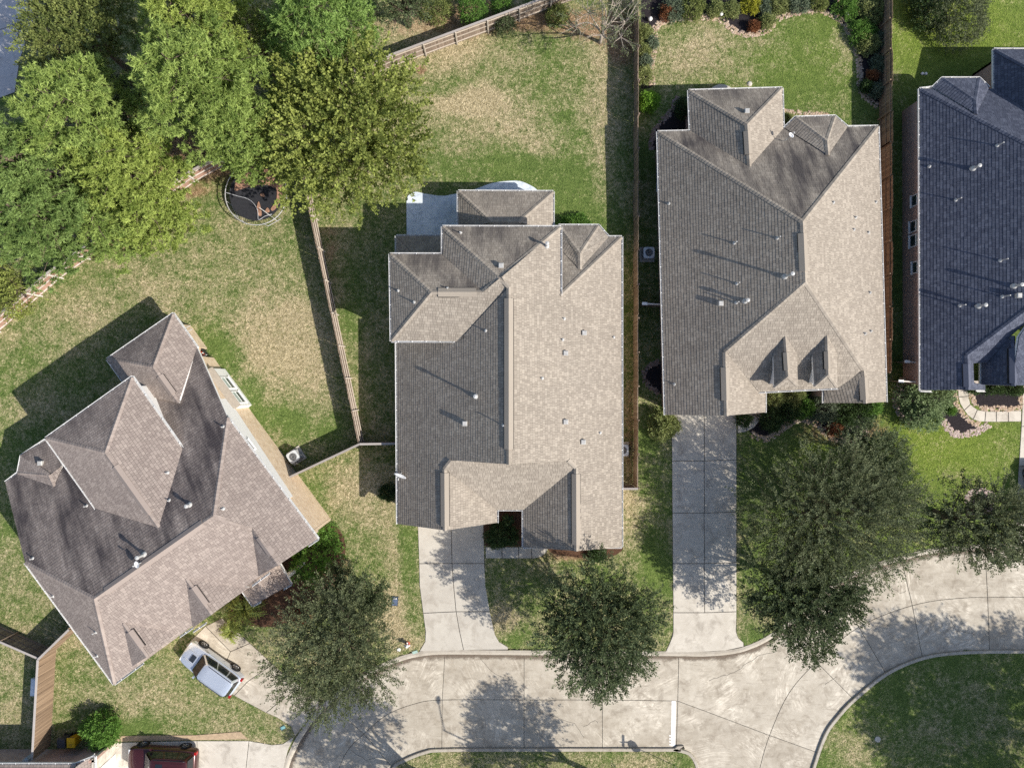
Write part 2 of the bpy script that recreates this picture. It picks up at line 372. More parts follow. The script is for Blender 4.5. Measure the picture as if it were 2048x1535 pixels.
def field(L, X, Y):
    out = np.zeros_like(X)
    for px, py, rx, ry, a in L: out += a * np.exp(-(((X - px) / rx) ** 2 + ((Y - py) / ry) ** 2))
    return out
def lawn_fields(PX, PY):
    dry = np.full_like(PX, 0.37)
    dry = np.where((PX > 1275) & (PX < 1785), 0.26, dry)
    dry = np.where(PX >= 1785, 0.05, dry)
    dry = np.where((PX > 1480) & (PY > 820) & (PY < 1320), 0.10, dry)
    dry = np.where((PX > 1600) & (PY > 1290), 0.22, dry)
    dry = np.where((PX > 1280) & (PX < 1345) & (PY > 800), 0.32, dry)
    dry += field(DRY, PX, PY)
    soil = np.clip(field(SOIL, PX, PY), 0, 1.2)
    yel = np.clip(field(YEL, PX, PY), 0, 1)
    return dry, soil, yel

def grass_nodes(nt, p, blade=False):
    dry, soil, yel = attr(nt, 'dry'), attr(nt, 'soil'), attr(nt, 'yel')
    fine = noise(nt, p, 5.2, 2.0, 0.6, 1.2); med = noise(nt, p, 1.5, 4.0, 0.65, 0.4); big = noise(nt, p, 0.32, 3.0, 0.6)
    f = math_(nt, 'ADD', math_(nt, 'MULTIPLY', fine, 1.0), math_(nt, 'ADD', math_(nt, 'MULTIPLY', med, 1.0), math_(nt, 'MULTIPLY', big, 1.1)))
    f = math_(nt, 'ADD', f, dry)
    if blade: f = math_(nt, 'ADD', f, math_(nt, 'MULTIPLY', math_(nt, 'SUBTRACT', attr(nt, 'tone'), 0.5), 0.45))
    gm = rng_map(nt, math_(nt, 'ADD', math_(nt, 'MULTIPLY', med, 0.4), math_(nt, 'MULTIPLY', fine, 0.6)), 0.32, 0.68)
    green = mix(nt, gm, (0.068, 0.118, 0.026), (0.205, 0.275, 0.072))
    green = mix(nt, yel, green, mix(nt, gm, (0.12, 0.19, 0.024), (0.31, 0.385, 0.065)))
    tan = mix(nt, rng_map(nt, fine, 0.35, 0.68), (0.30, 0.245, 0.13), (0.66, 0.55, 0.345))
    col = mix(nt, rng_map(nt, f, 1.74, 2.34), green, tan)
    earth = mix(nt, rng_map(nt, fine, 0.3, 0.7), (0.18, 0.095, 0.055), (0.52, 0.33, 0.21))
    sf = rng_map(nt, math_(nt, 'ADD', soil, math_(nt, 'MULTIPLY', math_(nt, 'SUBTRACT', med, 0.5), 0.9)), 0.35, 0.75)
    col = mix(nt, math_(nt, 'MULTIPLY', sf, 0.85 if not blade else 0.55), col, earth)
    if not blade: col = mix(nt, math_(nt, 'MULTIPLY', rng_map(nt, noise(nt, p, 14.0, 2.0, 0.7), 0.62, 0.38), 0.5), col, (0.03, 0.032, 0.014))
    return col, math_(nt, 'ADD', fine, noise(nt, p, 14.0, 2.0, 0.7))
LAWN, nt_, b_ = new_mat('lawn_turf'); c_, h_ = grass_nodes(nt_, pos(nt_))
setp(nt_, b_, Base_Color=c_, Roughness=0.95, Normal=bump(nt_, h_, 0.9, 0.06)); b_.inputs['Specular IOR Level'].default_value = 0.1
BLADE, nt_, b_ = new_mat('grass_blade'); c_, h_ = grass_nodes(nt_, pos(nt_), True)
setp(nt_, b_, Base_Color=c_, Roughness=0.7); b_.inputs['Specular IOR Level'].default_value = 0.15
FAR = simple('far_ground', (0.10, 0.12, 0.05), 0.95, var=0.4, scale=0.2)

g = MB(); g.add([(-1500, -1500, -0.45), (1500, -1500, -0.45), (1500, 1500, -0.45), (-1500, 1500, -0.45)], [(0, 1, 2, 3)])
g.build('ground', FAR, kind='structure')

X0, X1, Y0, Y1, STEP = -46.0, 46.0, -34.0, 34.0, 0.25
nx, ny = int((X1 - X0) / STEP) + 1, int((Y1 - Y0) / STEP) + 1
gx, gy = np.meshgrid(np.linspace(X0, X1, nx), np.linspace(Y0, Y1, ny))
GPX, GPY = gx * K + CX, CY - gy * K
on_road = pip(ROADPOLY, GPX, GPY) & ~pip(ISL_L, GPX, GPY) & ~pip(ISL_R_POLY, GPX, GPY)
gz = np.where(on_road, -0.35, 0.0)
ii = np.arange(nx * ny).reshape(ny, nx)
Fq = np.stack([ii[:-1, :-1], ii[:-1, 1:], ii[1:, 1:], ii[1:, :-1]], -1).reshape(-1, 4)
me = mesh_np('lawn', np.stack([gx, gy, gz], -1).reshape(-1, 3), Fq)
dry, soil, yel = lawn_fields(GPX, GPY)
for nm, arr in (('dry', dry), ('soil', soil), ('yel', yel)):
    a = me.attributes.new(nm, 'FLOAT', 'POINT'); a.data.foreach_set('value', arr.astype(np.float32).ravel())
link('lawn', me, None, LAWN, kind='structure')

# ------------------------------------------------------------------ paving helpers
PAVED = []           # photo-pixel polygons where no grass grows
def inset_poly(pts, d):
    n = len(pts); A = sum(pts[i][0] * pts[(i + 1) % n][1] - pts[(i + 1) % n][0] * pts[i][1] for i in range(n))
    s = 1 if A > 0 else -1; out = []
    for i in range(n):
        a, b, c = np.array(pts[i - 1]), np.array(pts[i]), np.array(pts[(i + 1) % n])
        d1 = b - a; d2 = c - b; d1 /= np.linalg.norm(d1) + 1e-9; d2 /= np.linalg.norm(d2) + 1e-9
        n1 = np.array([-d1[1], d1[0]]) * s; n2 = np.array([-d2[1], d2[0]]) * s
        m = n1 + n2; L = np.dot(m, n1)
        m = m / max(L, 0.4)
        out.append(tuple(b + m * d))
    return out
def dedupe(pts):
    out = []
    for p in pts:
        if not out or math.hypot(p[0] - out[-1][0], p[1] - out[-1][1]) > 0.02: out.append(p)
    if math.hypot(out[0][0] - out[-1][0], out[0][1] - out[-1][1]) < 0.02: out.pop()
    return out
def slab(parent, px, mat, z=0.035, th=0.1, gap=0.022, name='slab'):
    p = inset_poly(dedupe(gpoly(px)), gap); bev = 0.012
    q = inset_poly(p, bev); mb = MB()
    n = len(p); mb.add([(x, y, z) for x, y in q] + [(x, y, z - bev) for x, y in p] + [(x, y, z - th) for x, y in p],
                       [tuple(range(n))] + [(i, n + i, n + (i + 1) % n, (i + 1) % n) for i in range(n)] + [(n + i, 2 * n + i, 2 * n + (i + 1) % n, n + (i + 1) % n) for i in range(n)])
    return mb.build(name, mat, parent)
def sheet(name, px, mat, z, parent=None, **kw):
    p = dedupe(gpoly(px)); mb = MB(); mb.add([(x, y, z) for x, y in p], [tuple(range(len(p)))])
    o = mb.build(name, mat, parent, recalc=False, **kw)
    if o.data.polygons[0].normal.z < 0: o.data.flip_normals()
    return o
def paving(name, outline, slabs, mat, z=0.035, label=None):
    base = sheet(name, outline, JOINT, z - 0.022, kind='structure')
    for s in slabs: slab(base, s, mat, z)
    PAVED.append(outline)
    return base
def sub(curve, p, q):
    c = np.array(curve); i = int(np.argmin(((c - p) ** 2).sum(1))); j = int(np.argmin(((c - q) ** 2).sum(1)))
    s = curve[i:j + 1] if i <= j else curve[j:i + 1][::-1]
    return s
# ------------------------------------------------------------------ road
wl = [np.array(G(*q)) for q in OUTER]; nl = normals2(wl)
O_IN = []                                             # road edge inside the outer kerb
for q, nn in zip(wl, nl):
    r = q - nn * 0.36; O_IN.append((r[0] * K + CX, CY - r[1] * K))
RZ = -0.10
road = sheet('road', OUTER + [(2400, 1720)], JOINT, RZ - 0.03, kind='structure')
B1 = (2400, 1720)
slabs = []
def lane(A, Bc, cuts):
    for (a0, b0), (a1, b1) in zip(cuts[:-1], cuts[1:]):
        slabs.append([a0] + sub(A, a0, a1)[1:-1] + [a1, b1] + sub(Bc, b1, b0)[1:-1] + [b0])
lane(O_IN, C_L, [((552, 1720), (640, 1720)), ((660, 1408), (727, 1468)), ((889, 1310), (884, 1400)), ((1048, 1310), (1048, 1400)), ((1205, 1311), (1205, 1400)), ((1358, 1312), (1356, 1402))])
lane(C_L, ISL_L, [((640, 1720), (745, 1720)), ((727, 1468), (784, 1535)), ((884, 1400), (883, 1497)), ((1048, 1400), (1048, 1496)), ((1205, 1400), (1205, 1496)), ((1356, 1402), (1353, 1497))])
slabs.append([(1358, 1312), (1356, 1402), (1450, 1437), (1540, 1471)] + sub(C_R, (1540, 1471), (1634, 1324))[1:-1] + [(1634, 1324), (1580, 1268)] + sub(O_IN, (1580, 1260), (1358, 1312))[1:-1])
slabs.append([(1356, 1402), (1353, 1497)] + sub(ISL_L, (1353, 1497), (1400, 1720))[1:] + sub(C_R, (1490, 1720), (1540, 1471)) + [(1450, 1437)])
lane(O_IN, C_R, [((1580, 1268), (1634, 1324)), ((1673, 1176), (1719, 1254)), ((1805, 1121), (1826, 1211)), ((1972, 1100), (1977, 1195)), ((2140, 1098), (2140, 1194)), ((2400, 1098), (2400, 1194))])
lane(C_R, ISL_R, [((1490, 1720), (1590, 1720)), ((1540, 1471), (1635, 1505)), ((1634, 1324), (1707, 1397)), ((1719, 1254), (1772, 1345)), ((1826, 1211), (1846, 1313)), ((1977, 1195), (1981, 1301)), ((2140, 1194), (2140, 1300)), ((2400, 1194), (2400, 1300))])
for s in slabs: slab(road, s, CONC_ROAD, RZ, 0.2, 0.016)
# kerbs: a rolled kerb outside, upright kerbs round the two planted islands
k = MB(); sweep(k, [tuple(G(*q)) for q in OUTER], [(0.06, -0.3), (0.06, 0.03), (-0.12, 0.04), (-0.22, 0.01), (-0.34, -0.085), (-0.36, -0.2)])
k.build('kerb', CONC_KERB, None, kind='structure')
for L in (ISL_L, ISL_R):
    w = [tuple(G(*q)) for q in L]
    k = MB(); sweep(k, w, [(0.015, -0.2), (0.015, 0.025), (-0.02, 0.045), (-0.20, 0.045), (-0.22, 0.02), (-0.22, -0.3)]); k.build('kerb', CONC_KERB, None, kind='structure')
# dirt washed along the gutter beside the rolled kerb
GUT, nt_, b_ = new_mat('gutter_dirt'); ed = attr(nt_, 'edge'); pn_ = pos(nt_)
al = rng_map(nt_, math_(nt_, 'SUBTRACT', math_(nt_, 'ADD', math_(nt_, 'MULTIPLY', noise(nt_, pn_, 1.3, 5.0, .7), .9), math_(nt_, 'MULTIPLY', noise(nt_, pn_, 9.0, 3.0, .7), .5)), ed), 0.02, 0.42)
setp(nt_, b_, Base_Color=mix(nt_, noise(nt_, pn_, 6.0, 3.0), (0.10, 0.075, 0.055), (0.25, 0.195, 0.145)), Roughness=.95, Alpha=math_(nt_, 'MULTIPLY', al, .85))
mb = MB(); ln_ = [tuple(G(*q)) for q in OUTER]; sweep(mb, ln_, [(-.36, RZ + .004), (-.55, RZ + .004), (-.95, RZ + .004)]); o = mb.build('gutter_dirt', GUT, road, recalc=False)
a_ = o.data.attributes.new('edge', 'FLOAT', 'POINT'); a_.data.foreach_set('value', [0.05, 0.45, 0.95] * len(ln_))
sheet('stop_line', [(1344, 1402), (1352, 1402), (1351, 1492), (1343, 1492)], ROADPAINT, RZ + 0.004, road)
# hairline cracks that wander over the slabs
def crack(px, w=0.022):
    q = []; rg = random.Random(len(px) * 31 + int(px[0][0]))
    for (xa, ya), (xb, yb) in zip(px[:-1], px[1:]):
        m = max(3, int(math.hypot(xb - xa, yb - ya) / 7))
        q += [(xa + (xb - xa) * i / m + rg.uniform(-1.6, 1.6), ya + (yb - ya) * i / m + rg.uniform(-1.6, 1.6)) for i in range(m)]
    mb = MB(); ln2 = [tuple(G(*v)) for v in q]; sweep(mb, ln2, [(w / 2, RZ + .004), (-w / 2, RZ + .004)]); mb.build('crack', JOINT, road, recalc=False)
for c_ in ([(960, 1318), (985, 1345), (1030, 1362)], [(1100, 1430), (1150, 1448), (1172, 1480)], [(1168, 1455), (1190, 1440), (1202, 1452)], [(1420, 1360), (1470, 1345), (1520, 1310), (1570, 1300)], [(1770, 1165), (1800, 1185), (1822, 1180)], [(1900, 1230), (1915, 1262), (1960, 1270)], [(700, 1500), (730, 1520), (760, 1515)], [(1650, 1370), (1680, 1350)]): crack(c_)
for i, py in enumerate((1470, 1476, 1482, 1488)):
    sheet('paint_mark', [(1339.5, py), (1342, py), (1342, py + 3), (1339.5, py + 3)], ROADPAINT, RZ + 0.004, road)

# ------------------------------------------------------------------ driveways and walks
paving('driveway', [(835, 1040), (838, 1115), (839, 1170), (846, 1224), (851, 1262), (850, 1282), (838, 1302), (1016, 1299), (1016, 1293), (998, 1282), (990, 1268), (980, 1224), (970, 1170), (969, 1115), (967, 1040)],
       [[(835, 1040), (838, 1126), (904, 1126), (902, 1040)], [(902, 1040), (904, 1126), (969, 1126), (967, 1040)],
        [(838, 1126), (839, 1170), (846, 1225), (912, 1222), (907, 1170), (904, 1126)], [(904, 1126), (907, 1170), (912, 1222), (980, 1222), (971, 1170), (969, 1126)],
        [(846, 1225), (851, 1262), (850, 1282), (838, 1302), (927, 1299), (919, 1262), (912, 1222)], [(912, 1222), (919, 1262), (927, 1299), (1016, 1298), (1016, 1293), (998, 1282), (990, 1268), (980, 1222)]], CONC_DRIVE)
rows = [826, 921, 1025, 1126, 1224]; sl3 = []
for a, b in zip(rows[:-1], rows[1:]):
    la, lb = 1343 + (a - 830) / 130, 1343 + (b - 830) / 130
    sl3 += [[(la, a), (lb, b), (1409, b), (1408, a)], [(1408, a), (1409, b), (1473, b - 2), (1473, a - 2)]]
sl3.append([(1346, 1224), (1346, 1262), (1345, 1270), (1339, 1285), (1330, 1304), (1400, 1303), (1450, 1300), (1487, 1292), (1487, 1284), (1476, 1274), (1472, 1262), (1473, 1222), (1409, 1224)])
paving('driveway', [(1343, 826), (1346, 1224), (1346, 1262), (1339, 1285), (1330, 1304), (1400, 1304), (1450, 1301), (1488, 1292), (1487, 1284), (1476, 1274), (1473, 1262), (1473, 826)], sl3, CONC_DRIVE_OLD)
wk = [(1475, 866), (1492, 863), (1509, 854), (1520, 840), (1525, 822), (1500, 812), (1475, 812)]
paving('front_walk', wk, [[(1475, 866), (1492, 863), (1496, 838), (1475, 830)], [(1492, 863), (1509, 854), (1520, 840), (1508, 828), (1496, 838)], [(1520, 840), (1525, 822), (1500, 812), (1475, 812), (1475, 830), (1496, 838), (1508, 828)]], CONC_DRIVE, 0.03)
paving('front_walk', [(971, 1093), (1097, 1093), (1093, 1104), (1083, 1112), (1070, 1116), (971, 1116)],
       [[(971, 1093), (1004, 1093), (1004, 1116), (971, 1116)], [(1004, 1093), (1037, 1093), (1037, 1116), (1004, 1116)], [(1037, 1093), (1062, 1093), (1064, 1116), (1037, 1116)], [(1062, 1093), (1097, 1093), (1093, 1104), (1083, 1112), (1070, 1116), (1064, 1116)]], CONC_DRIVE, 0.03)
Z8 = lambda L: [(1768 + x / 7.31, 740 + y / 7.31) for x, y in L]
w4 = [Z8(q) for q in ([(1075, 180), (1238, 180), (1235, 378), (1082, 392)], [(1082, 392), (1235, 378), (1262, 498), (1168, 585), (1110, 490)], [(1168, 585), (1262, 498), (1362, 576), (1298, 720), (1220, 655)],
      [(1298, 720), (1362, 576), (1484, 600), (1470, 754), (1380, 748)], [(1470, 754), (1484, 600), (1638, 600), (1638, 756)], [(1638, 756), (1638, 600), (1814, 594), (1814, 752)], [(1814, 752), (1814, 594), (2008, 588), (2004, 750)])]
paving('front_walk', Z8([(1075, 180), (1238, 180), (1235, 378), (1262, 498), (1362, 576), (1484, 600), (2008, 588), (2004, 752), (1470, 756), (1298, 722), (1168, 586), (1080, 392)]), w4, CONC_DRIVE_OLD, 0.03)
paving('driveway', [(2046, 770), (2043, 842), (2037, 932), (2030, 1091), (2200, 1088), (2200, 770)], [[(2046, 770), (2042, 852), (2200, 852), (2200, 770)], [(2042, 852), (2037, 932), (2200, 932), (2200, 852)], [(2037, 932), (2033, 1010), (2200, 1010), (2200, 932)], [(2033, 1010), (2030, 1091), (2200, 1088), (2200, 1010)]], CONC_DRIVE_OLD)
d1 = [(372, 1290), (411, 1251), (445, 1235), (500, 1285), (560, 1340), (622, 1388), (646, 1408), (606, 1452), (590, 1472), (583, 1452), (555, 1434), (532, 1424), (468, 1390), (410, 1345)]
paving('driveway', d1, [[(372, 1290), (411, 1251), (461, 1302), (440, 1352), (410, 1345)], [(411, 1251), (445, 1235), (500, 1285), (461, 1302)], [(461, 1302), (500, 1285), (545, 1327), (495, 1362), (468, 1390), (440, 1366), (440, 1352)],
       [(495, 1362), (545, 1327), (600, 1371), (555, 1405), (532, 1424), (468, 1390)], [(555, 1405), (600, 1371), (646, 1408), (606, 1452), (590, 1472), (583, 1452), (555, 1434), (532, 1424)]], CONC_ROAD)
d5 = [(212, 1484), (394, 1480), (498, 1480), (544, 1488), (566, 1486), (588, 1472), (576, 1500), (566, 1540), (556, 1600), (545, 1700), (212, 1700)]
paving('driveway', d5, [[(212, 1484), (394, 1480), (394, 1590), (212, 1590)], [(394, 1480), (498, 1480), (486, 1590), (394, 1590)], [(498, 1480), (544, 1488), (566, 1486), (588, 1472), (576, 1500), (566, 1540), (556, 1590), (486, 1590)], [(212, 1590), (556, 1590), (545, 1700), (212, 1700)]], CONC_DRIVE_OLD)
o = slab(None, [(228, 1470), (394, 1468), (481, 1461), (497, 1477), (394, 1479), (228, 1482)], simple('brown_paving', (0.42, 0.31, 0.20), 0.9, var=0.25, scale=5), 0.05, name='path_edging'); o['kind'] = 'structure'
PAVED.append([(228, 1470), (394, 1468), (481, 1461), (497, 1477), (394, 1482), (228, 1484)])
patio = smooth_line([(814, 500), (813, 420), (814, 397), (820, 388), (831, 384), (839, 385), (853, 388), (883, 392), (910, 388), (943, 381), (979, 368), (1006, 363), (1036, 362), (1055, 368), (1074, 380), (1080, 400), (1080, 500)], 4)
o = slab(None, patio, CONC_PATIO, 0.06, 0.14, 0.0, name='patio'); o['kind'] = 'structure'; PAVED.append(patio)
pat3 = smooth_line([(1418, 200), (1421, 180), (1430, 172), (1442, 169), (1456, 172), (1465, 180), (1470, 200)], 5)
o = slab(None, pat3, CONC_DRIVE, 0.05, 0.1, 0.0, name='patio'); o['kind'] = 'structure'; PAVED.append(pat3)
ln = [(-90, -40), (62, -40), (68, 40), (40, 120), (30, 185), (-90, 230)]
paving('service_lane', ln, [[(-90, -40), (62, -40), (68, 36), (-90, 92)], [(68, 36), (40, 120), (30, 185), (-90, 230), (-90, 92)]], concrete_mat('lane_concrete', (0.48, 0.455, 0.46), (0.62, 0.60, 0.60), (0.30, 0.27, 0.26)), 0.03)

# ------------------------------------------------------------------ planting beds and their stone borders
BORD_A = smooth_line([(1306, 172), (1301, 145), (1303, 120), (1309, 90), (1309, 63), (1317, 47), (1342, 40), (1405, 34), (1443, 41), (1465, 59), (1492, 69), (1515, 67), (1535, 60), (1559, 36), (1597, 24), (1641, 22), (1674, 36), (1696, 60), (1712, 98), (1720, 137), (1720, 170), (1731, 194), (1757, 213)], 5)
BORD_B = smooth_line([(1356, 194), (1339, 227), (1315, 254), (1304, 279), (1304, 300)], 5)
BORD_C = smooth_line([(1502, 866), (1521, 876), (1537, 876), (1556, 864), (1578, 846), (1603, 839), (1630, 845), (1652, 866), (1674, 880), (1707, 879), (1735, 860)], 5)
BORD_D = smooth_line([(1319, 722), (1296, 733), (1287, 750), (1295, 768), (1318, 786)], 5)
BORD_E = smooth_line(Z8([(235, 200), (185, 340), (175, 480), (215, 600), (290, 700), (380, 738), (480, 722), (570, 680)]), 5)
BORD_F = smooth_line(Z8([(1045, 280), (1045, 430), (1095, 570), (1200, 695), (1320, 780), (1400, 795)]), 5)
BORD_G = smooth_line(Z8([(865, 735), (960, 880), (1080, 938), (1250, 922), (1400, 878), (1530, 785)]), 5)
BORD_H = smooth_line(Z8([(1272, 280), (1285, 400), (1345, 490), (1450, 550), (1600, 562), (1960, 556), (1998, 520), (2000, 370)]), 5)
BORD_I = smooth_line([(1932, 1004), (1938, 990), (1950, 981), (1968, 979), (1984, 990), (1988, 1004)], 5)
BORD_J = smooth_line([(1566, 222), (1600, 226), (1640, 228), (1655, 233)], 5)
def bed(px, mat=MULCH, z=0.012):
    PAVED.append(px); return sheet('planting_bed', px, mat, z, kind='structure')
bed([(1282, 178), (1300, 176)] + BORD_A + [(1762, 218), (1766, -60), (1282, -60)])
bed(BORD_B + [(1320, 300), (1330, 262), (1395, 262), (1395, 194)])
bed([(1478, 838)] + BORD_C + [(1735, 790), (1478, 790)])
bed(BORD_D + [(1330, 790), (1330, 720)])
bed(BORD_E + Z8([(900, 700), (960, 860), (1090, 925), (1300, 880), (1400, 800)]) + BORD_F[::-1] + Z8([(1000, 150), (260, 150)]))
bed(BORD_H + Z8([(2000, 200), (1272, 200)]))
bed(BORD_I + [(1986, 1030), (1932, 1030)])
bed([(963, 1018), (1050, 1018), (1050, 1092), (972, 1092), (963, 1080)], MULCH_BROWN)
bed(smooth_line([(1097, 1094), (1105, 1106), (1140, 1112), (1180, 1116), (1225, 1112), (1240, 1090), (1120, 1075)], 4, True), MULCH_BROWN)
bed(smooth_line([(560, 1110), (620, 1075), (665, 1050), (688, 1075), (690, 1110), (678, 1150), (660, 1180), (610, 1215), (560, 1250), (500, 1250), (460, 1240), (470, 1200)], 4, True), MULCH_BROWN)
bed(smooth_line([(1700, 990), (1720, 975), (1745, 990), (1748, 1015), (1720, 1030), (1698, 1015)], 4, True), MULCH)
def rocks(line, width, label_mat, size=0.105, dens=95):
    """river stones laid in a band along a line of photo pixels"""
    pts = np.array([G(*q) for q in line]); N_ = np.array(normals2([tuple(q) for q in pts]))
    seg = np.linalg.norm(np.diff(pts, axis=0), axis=1); n = int(seg.sum() * width * dens)
    cum = np.concatenate([[0], np.cumsum(seg)]); t = RNG.uniform(0, cum[-1], n); i = np.clip(np.searchsorted(cum, t) - 1, 0, len(seg) - 1)
    f = ((t - cum[i]) / (seg[i] + 1e-9))[:, None]; base = pts[i] * (1 - f) + pts[i + 1] * f; nn = N_[i] * (1 - f) + N_[i + 1] * f
    c2 = base + nn * RNG.uniform(-width / 2, width / 2, n)[:, None]
    octv = np.array([[1, 0, 0], [0.3, 0.95, 0], [-0.8, 0.55, 0], [-0.8, -0.6, 0], [0.35, -0.95, 0], [0.1, 0, 0.8]])
    ang = RNG.uniform(0, 6.28, n); sx = RNG.uniform(0.6, 1.25, n) * size; sy = sx * RNG.uniform(0.55, 0.9, n); sz = sx * RNG.uniform(0.5, 0.9, n)
    V = octv[None] * np.stack([sx, sy, sz], -1)[:, None, :] * RNG.uniform(0.8, 1.2, (n, 6, 1))
    ca, sa = np.cos(ang)[:, None], np.sin(ang)[:, None]
    W = np.stack([V[..., 0] * ca - V[..., 1] * sa, V[..., 0] * sa + V[..., 1] * ca, V[..., 2] + 0.01], -1); W[..., :2] += c2[:, None, :]
    F = np.array([[0, 1, 5], [1, 2, 5], [2, 3, 5], [3, 4, 5], [4, 0, 5]])
    FF = (np.arange(n)[:, None, None] * 6 + F[None]).reshape(-1, 3)
    me = mesh_np('border_stones', W.reshape(-1, 3), FF, {'tone': np.repeat(RNG.uniform(0, 1, n), 5)})
    return link('border_stones', me, None, label_mat, kind='stuff')
def stone_mat(name, cols):
    m, nt, b = new_mat(name); t = attr(nt, 'tone')
    rp = nd(nt, 'ShaderNodeValToRGB', {0: t}); e = rp.color_ramp.elements
    e[0].color = (*cols[0], 1); e[1].color = (*cols[-1], 1)
    for i, c in enumerate(cols[1:-1]): el = rp.color_ramp.elements.new((i + 1) / (len(cols) - 1)); el.color = (*c, 1)
    setp(nt, b, Base_Color=mix(nt, rng_map(nt, noise(nt, pos(nt), 12.0), 0.3, 0.7, 0.0, 0.3), rp.outputs[0], (0.2, 0.14, 0.1)), Roughness=0.8)
    return m
ST_TAN = stone_mat('river_stones_tan', [(0.30, 0.20, 0.13), (0.50, 0.37, 0.25), (0.40, 0.30, 0.24), (0.62, 0.50, 0.38)])
ST_PINK = stone_mat('river_stones_pink', [(0.32, 0.22, 0.19), (0.52, 0.40, 0.35), (0.42, 0.33, 0.31), (0.64, 0.54, 0.48)])
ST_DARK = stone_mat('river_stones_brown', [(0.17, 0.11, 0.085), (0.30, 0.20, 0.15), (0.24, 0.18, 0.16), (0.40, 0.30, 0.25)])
tag(rocks(BORD_A, 0.46, ST_TAN), 'tan river stone border winding along the back planting bed', 'stones')
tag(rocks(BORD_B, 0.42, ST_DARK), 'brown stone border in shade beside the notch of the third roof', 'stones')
tag(rocks(BORD_C, 0.46, ST_TAN), 'tan stone border of the shrub bed between front oak and house', 'stones')
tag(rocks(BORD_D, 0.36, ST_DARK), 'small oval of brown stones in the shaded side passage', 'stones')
tag(rocks(BORD_E, 0.50, ST_PINK), 'pinkish stone border curving round the pale leafy shrub', 'stones')
tag(rocks(BORD_F, 0.36, ST_TAN), 'tan stone border on the outer side of the curved slab walk', 'stones')
tag(rocks(BORD_G, 0.50, ST_PINK), 'pinkish stone border bulging into the bright green front lawn', 'stones')
tag(rocks(BORD_H, 0.40, ST_TAN), 'tan stone border on the inner side of the curved slab walk', 'stones')
tag(rocks(BORD_I, 0.40, ST_PINK), 'arc of pinkish stones round a tree ring near the street', 'stones')
tag(rocks(BORD_J, 0.34, ST_TAN), 'short band of tan stones behind the small bay roof', 'stones')

# ------------------------------------------------------------------ houses
CAMP = Vector((0, 0, H))
def plane_from(a, b, ze, p, up):
    A, B, U = P(*a, ze), P(*b, ze), P(*up, ze)
    d = (B - A); d.z = 0; d.normalize(); n = Vector((-d.y, d.x, 0))
    if (U - A).dot(n) < 0: n = -n
    return A, Vector((-p * n.x, -p * n.y, 1)).normalized()
def plane3(a, b, c):
    n = (b - a).cross(c - a).normalized()
    return a, (n if n.z > 0 else -n)
def hit(pl, px, py):
    d = P(px, py, 0) - CAMP; o, n = pl
    return CAMP + d * ((o - CAMP).dot(n) / d.dot(n))
def clip2(poly, ax, val, ge):
    out = []; n = len(poly)
    for i in range(n):
        a, b = poly[i], poly[(i + 1) % n]
        ia = a[ax] >= val if ge else a[ax] <= val; ib = b[ax] >= val if ge else b[ax] <= val
        if ia: out.append(a)
        if ia != ib:
            t = (val - a[ax]) / (b[ax] - a[ax]); out.append((a[0] + (b[0] - a[0]) * t, a[1] + (b[1] - a[1]) * t))
    return out
def area2(p): return 0.5 * abs(sum(p[i][0] * p[(i + 1) % len(p)][1] - p[(i + 1) % len(p)][0] * p[i][1] for i in range(len(p)))) if len(p) > 2 else 0
def newell(pts):
    n = Vector((0, 0, 0))
    for i in range(len(pts)):
        a, b = pts[i], pts[(i + 1) % len(pts)]
        n += Vector(((a.y - b.y) * (a.z + b.z), (a.z - b.z) * (a.x + b.x), (a.x - b.x) * (a.y + b.y)))
    n.normalize()
    return n if n.z > 0 else -n

